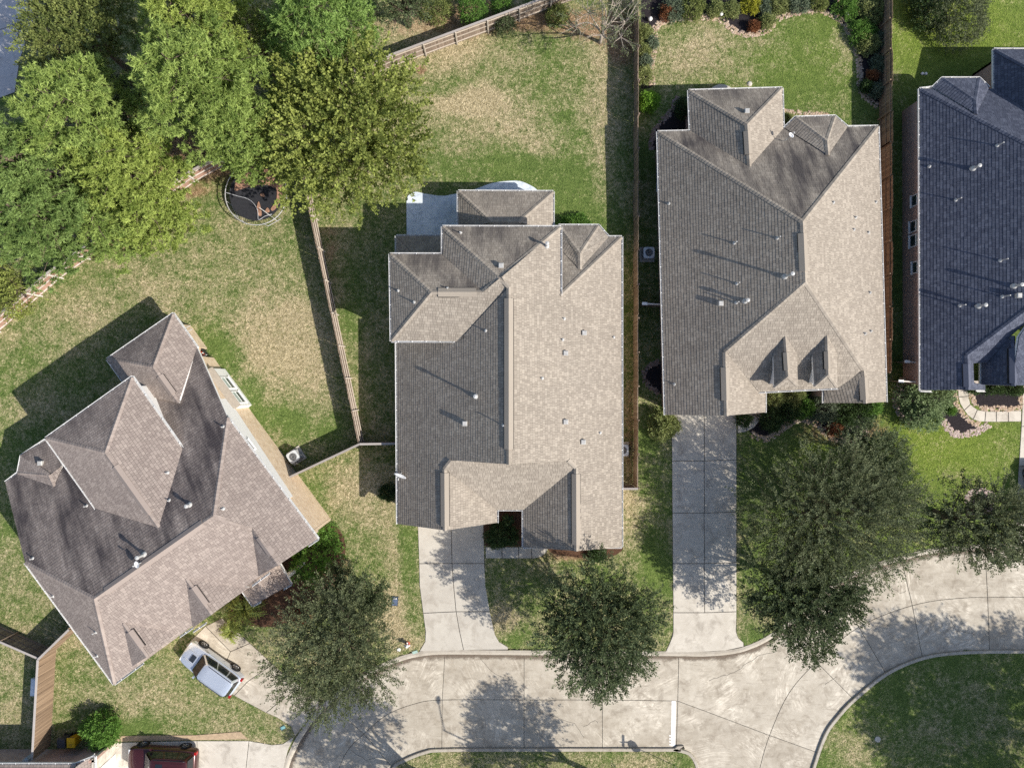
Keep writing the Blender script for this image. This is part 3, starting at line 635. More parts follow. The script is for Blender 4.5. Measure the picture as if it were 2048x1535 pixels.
class House:
    def __init__(s, name, label, base_px, mat, wallmat):
        loc = P(*base_px, 0); s.root = thing(name, label, 'house', (0, 0, 0)); s.mat = mat; s.wallmat = wallmat
        s.deck = MB(); s.felt = []; s.slopes = []; s.roof = None; s.pending = []
        s.rng = random.Random(sum(map(ord, label)))
    def slope(s, pts, stain=0.0, expo=0.20, th=0.012):
        n = newell(pts); up = (Vector((0, 0, 1)) - n * n.z).normalized(); u = up.cross(n).normalized(); o = sum(pts, Vector()) / len(pts)
        dev = max(abs((p - o).dot(n)) for p in pts)
        if dev > 0.22: print('nonplanar slope', round(dev, 2))
        poly = [((p - o).dot(u), (p - o).dot(up)) for p in pts]
        s.slopes.append((pts, (o, n)))
        pj = [p - n * (p - o).dot(n) for p in pts]
        s.deck.prism([p - Vector((0, 0, 0.05)) - n * 0.02 for p in pj], [p.z - 0.24 for p in pj])
        s.felt.append([p + n * 0.002 for p in pj])
        vs_, fs, uv, tone = [], [], [], []
        s0 = min(q[1] for q in poly); s1 = max(q[1] for q in poly); rng = s.rng; k = 0
        while s0 + k * expo < s1:
            a = s0 + k * expo; b = min(a + expo - 0.013, s1 + 1e-4); band = clip2(clip2(poly, 1, a, True), 1, b, False); k += 1
            if len(band) < 3: continue
            ul = min(q[0] for q in band) - rng.uniform(0, 0.4); ur = max(q[0] for q in band)
            while ul < ur:
                w = rng.choice((0.13, 0.16, 0.2, 0.26, 0.33)); cell = clip2(clip2(band, 0, ul + 0.006, True), 0, ul + w - 0.006, False); ul += w
                if len(cell) < 3 or area2(cell) < 1e-4: continue
                ex = rng.choice((0.0, 0.0, 0.004)); b0 = len(vs_); tn = rng.random() ** 1.3
                for q in cell:
                    h = 0.012 + ex + th * (1 - (q[1] - a) / expo)
                    vs_.append(o + u * q[0] + up * q[1] + n * h)
                m = len(cell); fs.append(list(range(b0, b0 + m))); uv.append(cell); tone.append(tn)
                for i in range(m):
                    q, r_ = cell[i], cell[(i + 1) % m]
                    if abs(q[1] - a) < 1e-5 and abs(r_[1] - a) < 1e-5 and abs(q[0] - r_[0]) > 1e-4:
                        b1 = len(vs_); vs_ += [o + u * q[0] + up * q[1] - n * 0.01, o + u * r_[0] + up * r_[1] - n * 0.01]
                        fs.append([b0 + i, b1, b1 + 1, b0 + (i + 1) % m]); uv.append([q, q, r_, r_]); tone.append(tn * 0.3)
        me = bpy.data.meshes.new('shingles'); me.from_pydata([tuple(v) for v in vs_], [], fs)
        ul_ = me.uv_layers.new(name='UVMap'); flat = [c for f in uv for q in f for c in q]; ul_.data.foreach_set('uv', flat)
        for nm, arr in (('tone', tone), ('stain', [stain] * len(fs))):
            a_ = me.attributes.new(nm, 'FLOAT', 'FACE'); a_.data.foreach_set('value', arr)
        # make every top face look up
        flip = [p for p in me.polygons if p.loop_total > 2 and p.normal.dot(n) < -0.3]
        if len(flip) > len(fs) * 0.25: me.flip_normals()
        s.pending.append(('shingles', me, s.mat, {'kind': 'stuff'}))
    def cap(s, a, b, drop=0.62, w=0.30, name='ridge_cap', lift=0.045, piece=0.24):
        d = (b - a); L = d.length; d = d / L; lat = Vector((-d.y, d.x, 0)).normalized(); n = max(1, int(L / piece)); vs_, fs, tone = [], [], []
        for i in range(n):
            p, q = a + d * (L * i / n), a + d * (L * (i + 1) / n + 0.02); tn = s.rng.random()
            b0 = len(vs_); lo, hi = (0.0, 0.018) if d.z <= 0 else (0.018, 0.0)
            for pt, dz in ((p, lo), (q, hi)):
                for l_, z_ in ((-w / 2, -drop * w / 2), (0, 0.012), (w / 2, -drop * w / 2)):
                    vs_.append(pt + lat * l_ + Vector((0, 0, lift + z_ + dz)))
            for t_ in (0, 1): fs.append((b0 + t_, b0 + t_ + 1, b0 + 4 + t_, b0 + 3 + t_)); tone.append(tn)
            for e in ((b0, b0 + 3), (b0 + 2, b0 + 5)):
                b1 = len(vs_); vs_ += [vs_[e[0]] - Vector((0, 0, 0.05)), vs_[e[1]] - Vector((0, 0, 0.05))]
                fs.append((e[0], e[1], b1 + 1, b1)); tone.append(0.0)
        me = bpy.data.meshes.new(name); me.from_pydata([tuple(v) for v in vs_], [], fs); me.uv_layers.new(name='UVMap')
        for nm, arr in (('tone', tone), ('stain', [0.0] * len(fs))): me.attributes.new(nm, 'FLOAT', 'FACE').data.foreach_set('value', arr)
        s.pending.append((name, me, s.mat, {}))
    def ridge_vent(s, a, b, drop=0.62, w=0.58):
        d = (b - a).normalized(); lat = Vector((-d.y, d.x, 0)).normalized(); mb = MB()
        for ww, l0, mi in ((w + 0.07, 0.03, 1), (w, 0.095, 0)):  # wider dark layer below paints the slot shadow, shingled cap above
            prof = [(-ww / 2, -drop * ww / 2 + l0), (0, l0 + 0.005), (ww / 2, -drop * ww / 2 + l0)]
            lowr = [(x, z - 0.09) for x, z in prof]
            top = [pt + lat * x + Vector((0, 0, z)) for pt in (a, b) for x, z in prof]; bot = [pt + lat * x + Vector((0, 0, z)) for pt in (a, b) for x, z in lowr]
            mb.add(top + bot, [(0, 1, 4, 3), (1, 2, 5, 4), (0, 3, 9, 6), (2, 8, 11, 5), (0, 6, 7, 1), (1, 7, 8, 2), (3, 4, 10, 9), (4, 5, 11, 10)], mi)
        me = bpy.data.meshes.new('ridge_vent'); me.from_pydata(mb.v, [], mb.f); me.uv_layers.new(name='UVMap')
        me.attributes.new('tone', 'FLOAT', 'FACE').data.foreach_set('value', [s.rng.uniform(0.45, 0.6)] * len(mb.f)); me.attributes.new('stain', 'FLOAT', 'FACE')
        me.materials.append(s.mat); me.materials.append(SLOT_SHADE); me.polygons.foreach_set('material_index', mb.m); me.update()
        s.pending.append(('ridge_vent', me, None, {}))
    def gutter(s, a, b, inside, w=0.095):
        d = (b - a); d.normalize(); out = Vector((-d.y, d.x, 0)).normalized()
        if (inside - a).dot(out) > 0: out = -out
        prof = [(0.005, -0.03), (0.012, -0.13), (w - 0.01, -0.13), (w, 0.0), (w + 0.024, 0.0), (w + 0.02, -0.15), (0.005, -0.15)]
        mb = MB(); m = len(prof)
        vs_ = [p + out * x + Vector((0, 0, z - 0.0)) for p in (a - d * 0.03, b + d * 0.03) for x, z in prof]
        mb.add(vs_, [(i, (i + 1) % m, m + (i + 1) % m, m + i) for i in range(m)])
        L = (b - a).length; n = int(L / 0.9)
        for i in range(n):                      # hanger straps across the trough
            c = a + d * (L * (i + 0.5) / max(n, 1)); mb.bar(c + Vector((0, 0, -0.004)), c + out * w + Vector((0, 0, -0.004)), 0.05, 0.008)
        s.pending.append(('gutter', mb, GUTTER, {}))
    def finish(s):
        s.roof = s.deck.build('roof', FASCIA, s.root)
        for q in s.felt:
            mb = MB(); mb.add(q, [tuple(range(len(q)))]); mb.build('underlay', FELT, s.roof, recalc=False)
        for nm, me, mat, pr in s.pending:
            if isinstance(me, MB): me.build(nm, mat, s.roof, **pr)
            else: link(nm, me, s.roof, mat, **pr)
    def on_roof(s, px, py):
        best = None
        for pts, pl in s.slopes:
            pp = [((p.x * K * H / (H - p.z)) + CX, CY - p.y * K * H / (H - p.z)) for p in pts]
            if pip(pp, np.array([px]), np.array([py]))[0]:
                h_ = hit(pl, px, py)
                if best is None or h_.z > best.z: best = h_
        return best
    def vent(s, px, py, h=0.35, kind='pipe'):
        b = s.on_roof(px, py)
        if b is None: print('vent off roof', s.root.name, px, py); return
        mb = MB()
        if kind == 'pipe':
            mb.lathe([(0.13, -0.06), (0.12, 0.02), (0.06, 0.09), (0.042, 0.11)], 10, 0, ox=b.x, oy=b.y, T=Matrix.Translation((0, 0, b.z)))
            mb.tube([b + Vector((0, 0, -0.1)), b + Vector((0, 0, h))], 0.042, 8); nm = 'vent_pipe'
        elif kind == 'flue':
            mb.lathe([(0.2, -0.12), (0.18, 0.06), (0.1, 0.18), (0.085, 0.2)], 12, 0, ox=b.x, oy=b.y, T=Matrix.Translation((0, 0, b.z)))
            mb.tube([b + Vector((0, 0, -0.1)), b + Vector((0, 0, h))], 0.08, 10)
            mb.lathe([(0.001, h + 0.16), (0.13, h + 0.11), (0.13, h + 0.02), (0.08, h)], 12, 0, ox=b.x, oy=b.y, T=Matrix.Translation((0, 0, b.z))); nm = 'flue_pipe'
        else:
            mb.box(b.x - 0.14, b.x + 0.14, b.y - 0.14, b.y + 0.14, b.z - 0.15, b.z + h - 0.05)
            mb.add([(b.x - 0.17, b.y - 0.17, b.z + h - 0.05), (b.x + 0.17, b.y - 0.17, b.z + h - 0.05), (b.x + 0.17, b.y + 0.17, b.z + h - 0.05), (b.x - 0.17, b.y + 0.17, b.z + h - 0.05),
                    (b.x - 0.13, b.y - 0.13, b.z + h), (b.x + 0.13, b.y - 0.13, b.z + h), (b.x + 0.13, b.y + 0.13, b.z + h), (b.x - 0.13, b.y + 0.13, b.z + h)],
                   [(4, 5, 6, 7), (0, 1, 5, 4), (1, 2, 6, 5), (2, 3, 7, 6), (3, 0, 4, 7)]); nm = 'roof_vent'
        o = mb.build(nm, VENTW if kind != 'box' else METAL, s.root)
        for p_ in o.data.polygons: p_.use_smooth = False
    def wall(s, a, b, th=0.18, mat=None, z0=-0.2, name='wall', zcut=None):
        """a, b: top corners of a wall; inward thickness to the left of a->b"""
        d = Vector((b.x - a.x, b.y - a.y, 0)).normalized(); n = Vector((-d.y, d.x, 0)) * th; mb = MB()
        q = [Vector((a.x, a.y, z0)), Vector((b.x, b.y, z0)), b, a]; mb.add(q + [v + n for v in q], [(0, 1, 2, 3), (5, 4, 7, 6), (0, 3, 7, 4), (1, 5, 6, 2), (3, 2, 6, 7)])
        return mb.build(name, mat or s.wallmat, s.root)
    def block(s, eaves, inset=0.42, mat=None, skip=()):
        """walls under an eave polygon (list of 3-D points)"""
        p2 = [(p.x, p.y) for p in eaves]; A = sum(p2[i][0] * p2[(i + 1) % len(p2)][1] - p2[(i + 1) % len(p2)][0] * p2[i][1] for i in range(len(p2)))
        if A < 0: eaves = eaves[::-1]; p2 = p2[::-1]
        q = inset_poly(p2, inset); tops = [Vector((x, y, e.z - 0.2)) for (x, y), e in zip(q, eaves)]; n = len(tops)
        PAVED.append([(x * K + CX, CY - y * K) for x, y in q])
        return [s.wall(tops[i], tops[(i + 1) % n], mat=mat) for i in range(n) if i not in skip]
    def window(s, a, b, z0, z1, out, two=True):
        """a, b: ground points along a wall face; out: outward horizontal unit vector"""
        a = Vector((a[0], a[1], 0)); b = Vector((b[0], b[1], 0)); d = (b - a).normalized(); L = (b - a).length; mid = (a + b) / 2
        T = Matrix((d.to_4d(), Vector((out.x, out.y, 0, 0)), Vector((0, 0, 1, 0)), Vector((0, 0, 0, 1)))).transposed(); T.translation = mid
        for i in range(3): T[i][3] = mid[i]
        fr = MB(); f = 0.06
        fr.box(-L / 2, L / 2, -0.04, 0.05, z0, z0 + f, 0, T); fr.box(-L / 2, L / 2, -0.04, 0.05, z1 - f, z1, 0, T)
        fr.box(-L / 2, -L / 2 + f, -0.04, 0.05, z0 + f, z1 - f, 0, T); fr.box(L / 2 - f, L / 2, -0.04, 0.05, z0 + f, z1 - f, 0, T)
        fr.box(-L / 2 + f, L / 2 - f, -0.03, 0.04, (z0 + z1) / 2 - 0.025, (z0 + z1) / 2 + 0.025, 0, T)
        w = fr.build('window', FASCIA, s.root)
        for k_, (za, zb) in enumerate(((z0 + f, (z0 + z1) / 2 - 0.025), ((z0 + z1) / 2 + 0.025, z1 - f))):
            g_ = MB(); g_.box(-L / 2 + f, L / 2 - f, -0.02, 0.012, za, zb, 0, T); g_.build('pane', GLASS if k_ == 0 else BLIND, w)
        sl = MB(); sl.box(-L / 2 - 0.06, L / 2 + 0.06, -0.02, 0.10, z0 - 0.07, z0, 0, T); sl.build('sill', FASCIA, w)
    def door(s, a, b, z1, out, name='garage_door', rows=4, cols=4):
        a = Vector((a[0], a[1], 0)); b = Vector((b[0], b[1], 0)); d = (b - a).normalized(); L = (b - a).length; mid = (a + b) / 2
        T = Matrix((d.to_4d(), Vector((out.x, out.y, 0, 0)), Vector((0, 0, 1, 0)), Vector((0, 0, 0, 1)))).transposed()
        for i in range(3): T[i][3] = mid[i]
        fr = MB(); fr.box(-L / 2, L / 2, -0.02, 0.03, 0.02, z1, 0, T); dd = fr.build(name, FASCIA, s.root)
        for r_ in range(rows):
            for c in range(cols):
                g_ = MB(); x0 = -L / 2 + L * c / cols + 0.06; x1 = -L / 2 + L * (c + 1) / cols - 0.06; y0 = 0.02 + (z1 - 0.02) * r_ / rows + 0.06; y1 = 0.02 + (z1 - 0.02) * (r_ + 1) / rows - 0.06
                g_.box(x0, x1, 0.02, 0.045, y0, y1, 0, T); g_.build('panel', SIDING, dd)

def mid(a, b, t=0.5): return a + (b - a) * t

# ================= house B: the long greige roof in the middle =================
hb = House('house', 'house with long greige shingle roof at the centre of the photo', (1018, 780), SH_GREIGE, BRICK_TAN)
pW = plane_from((793, 681), (794, 1047), 3.0, 0.65, (1018, 800)); pE = plane_from((1243, 474), (1243, 1093), 3.0, 0.65, (1018, 800))
A1, A2, B_ = P(885.5, 453.5, 5.95), P(1121, 454, 5.95), P(999, 555, 8.25); R1, R2 = P(1017.5, 573, 8.22), P(1017.5, 928, 8.22)
C_, D_ = P(965, 584, 7.75), P(863, 584, 7.75); E1, E2, F_, Gv = P(780.5, 508.5, 5.95), P(783, 681, 5.80), P(885.5, 508.5, 5.95), P(922, 681, 5.85)
hb.slope([A1, A2, B_], 0.75); hb.slope([A1, B_, C_, F_], 0.15); hb.slope([E1, F_, C_, D_], 0.75); hb.slope([E1, D_, E2], 0.1); hb.slope([E2, Gv, R1, B_, C_, D_], 0.0)
W0, L1, L2, L3, L4 = hit(pW, 793, 672), hit(pW, 903, 920), hit(pW, 889, 938), hit(pW, 889.8, 1060), P(795.5, 1047, 3.0)
W1 = hit(pW, 930, 672)
hb.slope([W0, W1, Gv, R1, R2, L1, L2, L3, L4], 0.12)
M_, Ene, Ese, Rf, Rb, RL = hit(pE, 1121, 590), P(1243, 474, 3), P(1243, 1093, 3), hit(pE, 1152.6, 1101), hit(pE, 1152, 934), hit(pE, 1137, 920)
hb.slope([R1, B_, A2, M_, Ene, Ese, Rf, Rb, RL, R2], 0.08)
V1, V2, V3, V4 = P(994, 1018, 3.0), P(1047, 1018, 3.0), P(994, 1044.5, 3.0), P(1047, 1093, 3.0)
hb.slope([L1, RL, Rb, V2, V1, L2], 0.0); hb.slope([L2, V1, V3, L3], 0.0); hb.slope([Rb, Rf, V4, V2], 0.1)
pNl = plane_from((1118, 474), (1243, 474), 3.0, 0.65, (1160, 540))
N0 = P(1116, 474, 3); hb.slope([M_, Ene, N0], 0.45)
b1, b2, b3, bA, bB = P(1118, 451, 3.02), P(1197, 451, 3.02), P(1217, 474, 3.02), P(1160, 507, 4.5), P(1160, 538, 4.75)
hb.slope([b1, b2, bA], 0.4); hb.slope([b2, b3, bA], 0.1); hb.slope([b3, bB, bA], 0.1); hb.slope([b1, bA, bB, hit(pNl, 1119, 497) + Vector((0, 0, 0.05))], 0.3)
p1, p2, p3, p4 = P(917, 382.5, 2.6), P(1106, 383.5, 2.6), P(1106, 462, 2.6), P(917, 462, 2.6); pa, pb = P(984, 444, 4.05), P(1037, 444, 4.05)
hb.slope([p1, p2, pb, pa], 0.35); hb.slope([p1, pa, p4], 0.1); hb.slope([p2, p3, pb], 0.0); hb.slope([pa, pb, p3, p4], 0.0)
q1, q2, q3, q4, q5 = P(793, 472, 2.7), P(886, 472, 2.7), P(892, 522, 4.1), P(838, 522, 4.1), P(793, 530, 2.7)
hb.slope([q1, q2, q3, q4], 0.2); hb.slope([q1, q4, q5], 0.1)
# gable wall above the entry roof, and its fascia
hb.wall(L1 - Vector((0, -0.35, 0.1)), R2 - Vector((0, -0.35, 0.1)), mat=SIDING, z0=2.8, name='gable_wall'); hb.wall(R2 - Vector((0, -0.35, 0.1)), RL - Vector((0, -0.35, 0.1)), mat=SIDING, z0=2.8, name='gable_wall')
for a, b, dr in ((A1, B_, .46), (A2, B_, .46), (E1, D_, .46), (E2, D_, .46), (D_, C_, .62), (C_, B_, .46), (R1, R2, .62), (Ene, M_, .46), (L2, L3, .62), (Rb, Rf, .62), (b1, bA, .4), (b2, bA, .4), (bA, bB, .5), (p1, pa, .46), (p2, pb, .46), (pa, pb, .6), (L1, L2, .3), (RL, Rb, .3), (B_, R1, .3)): hb.cap(a, b, dr)
tR = lambda y0, y1, x=1017.5, z=8.22: (P(x, y0, z), P(x, y1, z))
hb.ridge_vent(*tR(596, 898)); hb.ridge_vent(P(876, 584, 7.75), P(952, 584, 7.75)); hb.ridge_vent(mid(L2, L3, .06), mid(L2, L3, .94)); hb.ridge_vent(mid(Rb, Rf, .08), mid(Rb, Rf, .93))
cc = P(1018, 780, 3)
for a, b, i_ in ((A1, A2, B_), (A1, F_, B_), (A2, M_, B_), (E1, F_, D_), (E1, E2, D_), (E2, Gv, D_), (W0, L4, R1), (Ene, Ese, R1), (N0, Ene, M_), (b1, b2, bA), (b2, b3, bA), (p1, p2, pa), (p2, p3, pa), (p1, p4, pa), (q1, q2, q4), (q1, q5, q4), (V1, V2, L1), (V2, V4, Rb), (V1, V3, L3)): hb.gutter(a, b, i_)
hb.gutter(V4, mid(V4, P(1100, 1093, 3), 1.0), Rb); hb.gutter(P(1196, 1093, 3), Ese, Rb)
hb.finish()
for px, py, h_, kd in ((972, 661, .28, 'pipe'), (952, 792, .92, 'flue'), (930, 846, .36, 'box'), (1007, 850, .45, 'pipe'), (797, 581, .28, 'pipe'), (829, 604, .34, 'pipe'), (895, 577, .3, 'pipe'), (1002, 532, .3, 'box'), (1093, 492, .85, 'flue'), (921, 466, .35, 'pipe'),
                       (1128, 637, .24, 'pipe'), (1125, 679, .24, 'pipe'), (1168, 666, .25, 'box'), (1131, 706, .25, 'box'), (1227, 674, .2, 'pipe'), (1084, 756, .2, 'pipe'), (1131, 843, .25, 'box'), (1166, 883, .25, 'box'), (1200, 865, .18, 'pipe')): hb.vent(px, py, h_, kd)
hb.block([W0, L4, P(994, 1045, 3.0), V1, V2, P(1047, 1091, 3), Ese, Ene, P(1121, 474, 3), P(885.5, 500, 3), P(793, 560, 3)])
hb.block([A1, A2, P(1121, 600, 5.95), P(885.5, 600, 5.95)], mat=SIDING); hb.block([E1, F_, P(940, 560, 5.95), P(940, 681, 5.85), E2], mat=SIDING)
for x, y in ((922, 389), (1101, 389)):
    pp = P(x, y, 2.6); mb = MB(); mb.box(pp.x - .14, pp.x + .14, pp.y - .14, pp.y + .14, 0, 2.45); mb.build('post', FASCIA, hb.root)
def gable(h, pts, off=0.42, z0=2.5, mat=None):
    d = Vector((pts[-1].x - pts[0].x, pts[-1].y - pts[0].y, 0)).normalized(); n = Vector((-d.y, d.x, 0)) * off
    for a, b in zip(pts[:-1], pts[1:]): h.wall(a + n - Vector((0, 0, .12)), b + n - Vector((0, 0, .12)), mat=mat, z0=z0, name='gable_wall', th=.12)
gable(hb, [L4 + Vector((.3, 0, .15)), L3, V3 + Vector((-.3, 0, .15))]); gable(hb, [V4 + Vector((.3, 0, .15)), Rf, Ese + Vector((-.3, 0, .15))])
yS = P(900, 1045, 3.0).y + 0.42 - 0.0; hb.door((P(838, 0, 3).x, yS - 0.02), (P(962, 0, 3).x, yS - 0.02), 2.2, Vector((0, -1, 0)))
yS2 = P(900, 1018, 3.0).y + 0.40; hb.door((P(1008, 0, 3).x, yS2), (P(1033, 0, 3).x, yS2), 2.1, Vector((0, -1, 0)), 'front_door', 3, 2)

# ================= house C: greige roof with two front dormers =================
hc = House('house', 'house with greige hip roof and two small front dormers', (1544, 540), SH_GREIGE, BRICK_RED)
cW = plane_from((1316, 264), (1331, 829), 3.0, 0.66, (1600, 500)); cE = plane_from((1756, 253), (1772, 803), 3.0, 0.66, (1600, 500)); cN = plane_from((1316, 264), (1756, 253), 3.0, 0.66, (1604, 440))
a_, b_c, c_c, d_c, g_c = P(1316, 264, 3), P(1381, 262.5, 3), hit(cN, 1499, 333), P(1566, 257.5, 3), P(1756, 253, 3)
RN = (hit(cW, 1605, 443) + hit(cE, 1605, 443)) / 2; RS = (hit(cW, 1610, 564) + hit(cE, 1610, 564)) / 2
print('house C ridge z', RN.z, RS.z)
apx = P(1494, 249, 5.25); e1, e2 = P(1378, 181.5, 3), P(1564, 176.5, 3); c_c = P(1499, 333, (5.25 + c_c.z) / 2)
hc.slope([a_, b_c, c_c, d_c, g_c, RN], 0.95)
Q1, Q2, Q3 = hit(cW, 1450, 704), hit(cW, 1453, 831), P(1331, 829, 3)
hc.slope([a_, RN, RS, Q1, Q2, Q3], 0.1)
T1, T2 = hit(cE, 1727, 740), hit(cE, 1731, 806); pS0 = plane3(RS, Q1, T1); s1_, s2_ = hit(pS0, 1518, 783), hit(pS0, 1676, 775); print('C front eave', s1_.z, s2_.z)
hc.slope([RS, Q1, s1_, s2_, T1], 0.05); hc.slope([RN, g_c, P(1772, 803, 3), T2, T1, RS], 0.03)
w1_, w2_ = P(1530, 786, 3.1), P(1530, 824, 3.1); hc.slope([Q1, s1_, w1_, w2_, Q2], 0.0)
t3, t4 = P(1648, 805, 3.0), P(1648, 779, 3.1); hc.slope([T1, T2, t3, t4, s2_], 0.1)
hc.slope([e1, e2, apx], 0.7); hc.slope([e1, apx, c_c, b_c], 0.15); hc.slope([e2, d_c, c_c, apx], 0.0)
y1_, y2_, y3_, y4_, yA, yB = P(1569, 256, 3.03), P(1591, 235, 3.03), P(1670, 232.5, 3.03), P(1695, 254, 3.03), P(1653.5, 282, 4.4), P(1656, 310, 4.75)
hc.slope([y2_, y3_, yA], 0.6); hc.slope([y1_, y2_, yA, yB], 0.2); hc.slope([y3_, y4_, yA], 0.1); hc.slope([y4_, yB, yA], 0.1)
for a, b, dr in ((a_, RN, .46), (g_c, RN, .46), (RN, RS, .62), (RS, Q1, .46), (RS, T1, .46), (Q1, Q2, .62), (T1, T2, .62), (e1, apx, .46), (e2, apx, .46), (apx, c_c, .6), (y2_, yA, .4), (y3_, yA, .4), (yA, yB, .5)): hc.cap(a, b, dr)
hc.ridge_vent(mid(RN, RS, .19), mid(RN, RS, .82)); hc.ridge_vent(mid(Q1, Q2, .24), mid(Q1, Q2, .76)); hc.ridge_vent(mid(T1, T2, .2), mid(T1, T2, .9)); hc.ridge_vent(mid(apx, c_c, .15), mid(apx, c_c, .7), w=.5)
for a, b, i_ in ((e1, e2, apx), (e1, b_c, apx), (e2, d_c, apx), (a_, b_c, RN), (a_, Q3, RN), (g_c, P(1772, 803, 3), RN), (y2_, y3_, yA), (y1_, y2_, yA), (y3_, y4_, yA), (y4_, g_c, RN), (s1_, s2_, RS), (t4, t3, T1), (w1_, w2_, Q1)): hc.gutter(a, b, i_)
pS = plane3(RS, s1_, s2_)
for dl in (((1570, 673), (1547, 699), (1548, 775), (1575.5, 752), (1593, 689), (1595, 771)), ((1653.5, 671), (1624, 696), (1629, 772.5), (1656, 749), (1672.6, 688), (1674, 774))):
    zr = hit(pS, *dl[0]).z + 0.02; ze = zr - 0.72
    k0, k1, k2, k3, k4, k5 = P(*dl[0], zr), P(*dl[1], ze), P(*dl[2], ze), P(*dl[3], zr), P(*dl[4], ze), P(*dl[5], ze)
    hc.slope([k0, k3, k2, k1], 0.15, 0.22); hc.slope([k0, k4, k5, k3], 0.0, 0.22); hc.slope([k3, k5, k2], 0.0, 0.22)
    hc.cap(k0, k3, .6, .24); hc.cap(k3, k2, .46, .22); hc.cap(k3, k5, .46, .22); hc.ridge_vent(mid(k0, k3, .4), mid(k0, k3, .85), w=.4)
    hc.deck.prism([mid(k1, k4, .12), mid(k4, k1, .12), mid(k5, k2, .12) + Vector((0, .25, 0)), mid(k2, k5, .12) + Vector((0, .25, 0))], 3.2)
    wy = k2.y + 0.25; hc.window((mid(k2, k5, .25).x, wy), (mid(k2, k5, .75).x, wy), ze - 1.05, ze - 0.25, Vector((0, -1, 0)))
hc.finish()
for px, py, h_, kd in ((1338, 407, .2, 'pipe'), (1469, 486, .5, 'pipe'), (1555, 476, .5, 'pipe'), (1570, 553, 1.15, 'flue'), (1474, 567, .55, 'pipe'), (1490, 602, .5, 'flue'), (1473, 605, .5, 'pipe'), (1440, 607, .28, 'box'), (1349, 768, .2, 'pipe'), (1492, 224, .28, 'box'),
                       (1666, 405, .22, 'pipe'), (1751, 404, .2, 'pipe'), (1710, 435, .28, 'pipe'), (1707, 459, .22, 'pipe'), (1736, 465, .22, 'pipe'), (1739, 585, .22, 'pipe'), (1729, 667, .28, 'pipe'), (1741, 662, .22, 'pipe')): hc.vent(px, py, h_, kd)
gable(hc, [Q3 + Vector((.3, 0, .15)), Q2, w2_ + Vector((-.2, 0, .1))]); gable(hc, [t3 + Vector((.2, 0, .1)), T2, P(1772, 803, 3) + Vector((-.3, 0, .15))])
wl_ = hc.block([a_, b_c, P(1380, 182, 3), P(1563, 177, 3), d_c, P(1590, 236, 3), P(1670, 234, 3), P(1695, 254, 3), g_c, P(1772, 803, 3), t3, t4, w1_, w2_, Q3])
xw = P(1316, 300, 3); ov = Vector((-1, 0.0, 0))
for ya, yb, z0, z1 in ((300, 332, 0.9, 2.2), (334, 366, 0.9, 2.2)):
    hc.window((P(1317, ya, 3).x + .41 - .0, P(0, yb, 3).y), (P(1317.5, ya, 3).x + .41, P(0, ya, 3).y), z0, z1, ov)
hc.door((P(1345, 0, 3).x, P(0, 826, 3).y + .38), (P(1466, 0, 3).x, P(0, 827, 3).y + .38), 2.2, Vector((0, -1, 0)))

# ================= house D: dark slate-blue roof at the edge =================
hd = House('house', 'house with dark slate-blue shingle roof at the edge of the photo', (1940, 480), SH_NAVY, BRICK_RED)
dW = plane_from((1840, 178), (1842, 780), 3.0, 0.65, (1990, 480))
DN, DS = hit(dW, 2184, 354), hit(dW, 2184, 520); n1 = P(1840, 178, 3); sw = P(1842, 780, 3); k1_, k2_ = hit(dW, 1934, 710), hit(dW, 1936, 779)
dS = plane_from((1934, 710), (2100, 710), k1_.z, 0.65, (1990, 500))
hd.slope([n1, DN, DS, k1_, k2_, sw], 0.0); ne = P(2300, 178, 3); se = P(2300, 780, 3)
hd.slope([n1, ne, DN], 0.1); hd.slope([ne, se, DS, DN], 0.0)
f1, f2, f3, f4 = P(1989, 99, 3), P(2230, 99, 3), P(2112, 166, 5.6), P(2116, 258, 5.6)
hd.slope([f1, f2, f3], 0.0); hd.slope([f1, f3, f4, P(1989, 178, 3)], 0.0); hd.slope([f2, P(2230, 178, 3), f4, f3], 0.0)
u1, u2, u3, u4, uA, uB = P(1866, 175, 3.03), P(1885, 156.5, 3.03), P(1959, 156.5, 3.03), P(1978, 175, 3.03), P(1951, 202, 4.35), P(1952.5, 228, 4.7)
hd.slope([u2, u3, uA], 0.0); hd.slope([u1, u2, uA, uB], 0.0); hd.slope([u3, u4, uA], 0.0); hd.slope([u4, uB, uA], 0.0)
m1, m2 = hit(dS, 2027, 671), hit(dS, 1965, 715); m1f = P(2028, 771, m1.z); m2f = P(1963, 769, m2.z - 0.9)
m2 = P(1963.5, 717, m2f.z)
hd.slope([DS, k1_, hit(dS, 1946, 728), m2 + Vector((0, 0, .15)), m1, hit(dS, 2110, 600)], 0.0); hd.slope([m1, m1f, m2f, m2], 0.0)
x1, x2 = P(1946, 727, k1_.z - 0.42), P(1946, 766, k1_.z - 0.42)
hd.slope([k1_, k2_, P(1971, 780, k1_.z - 1.15), P(1971, 769, k1_.z - 1.15), x2, x1], 0.0)
hd.slope([m1, P(2110, 600, hit(dS, 2110, 600).z), P(2150, 700, 4.6), P(2150, 771, 4.6), m1f], 0.0)
for a, b, dr in ((n1, DN, .46), (DN, DS, .6), (DS, k1_, .46), (k1_, k2_, .6), (f1, f3, .46), (f3, f4, .6), (u2, uA, .4), (u3, uA, .4), (uA, uB, .5), (m1, m1f, .6)): hd.cap(a, b, dr)
hd.ridge_vent(mid(k1_, k2_, .25), mid(k1_, k2_, .92), w=.5); hd.ridge_vent(mid(m1, m1f, .25), mid(m1, m1f, .95), w=.5)
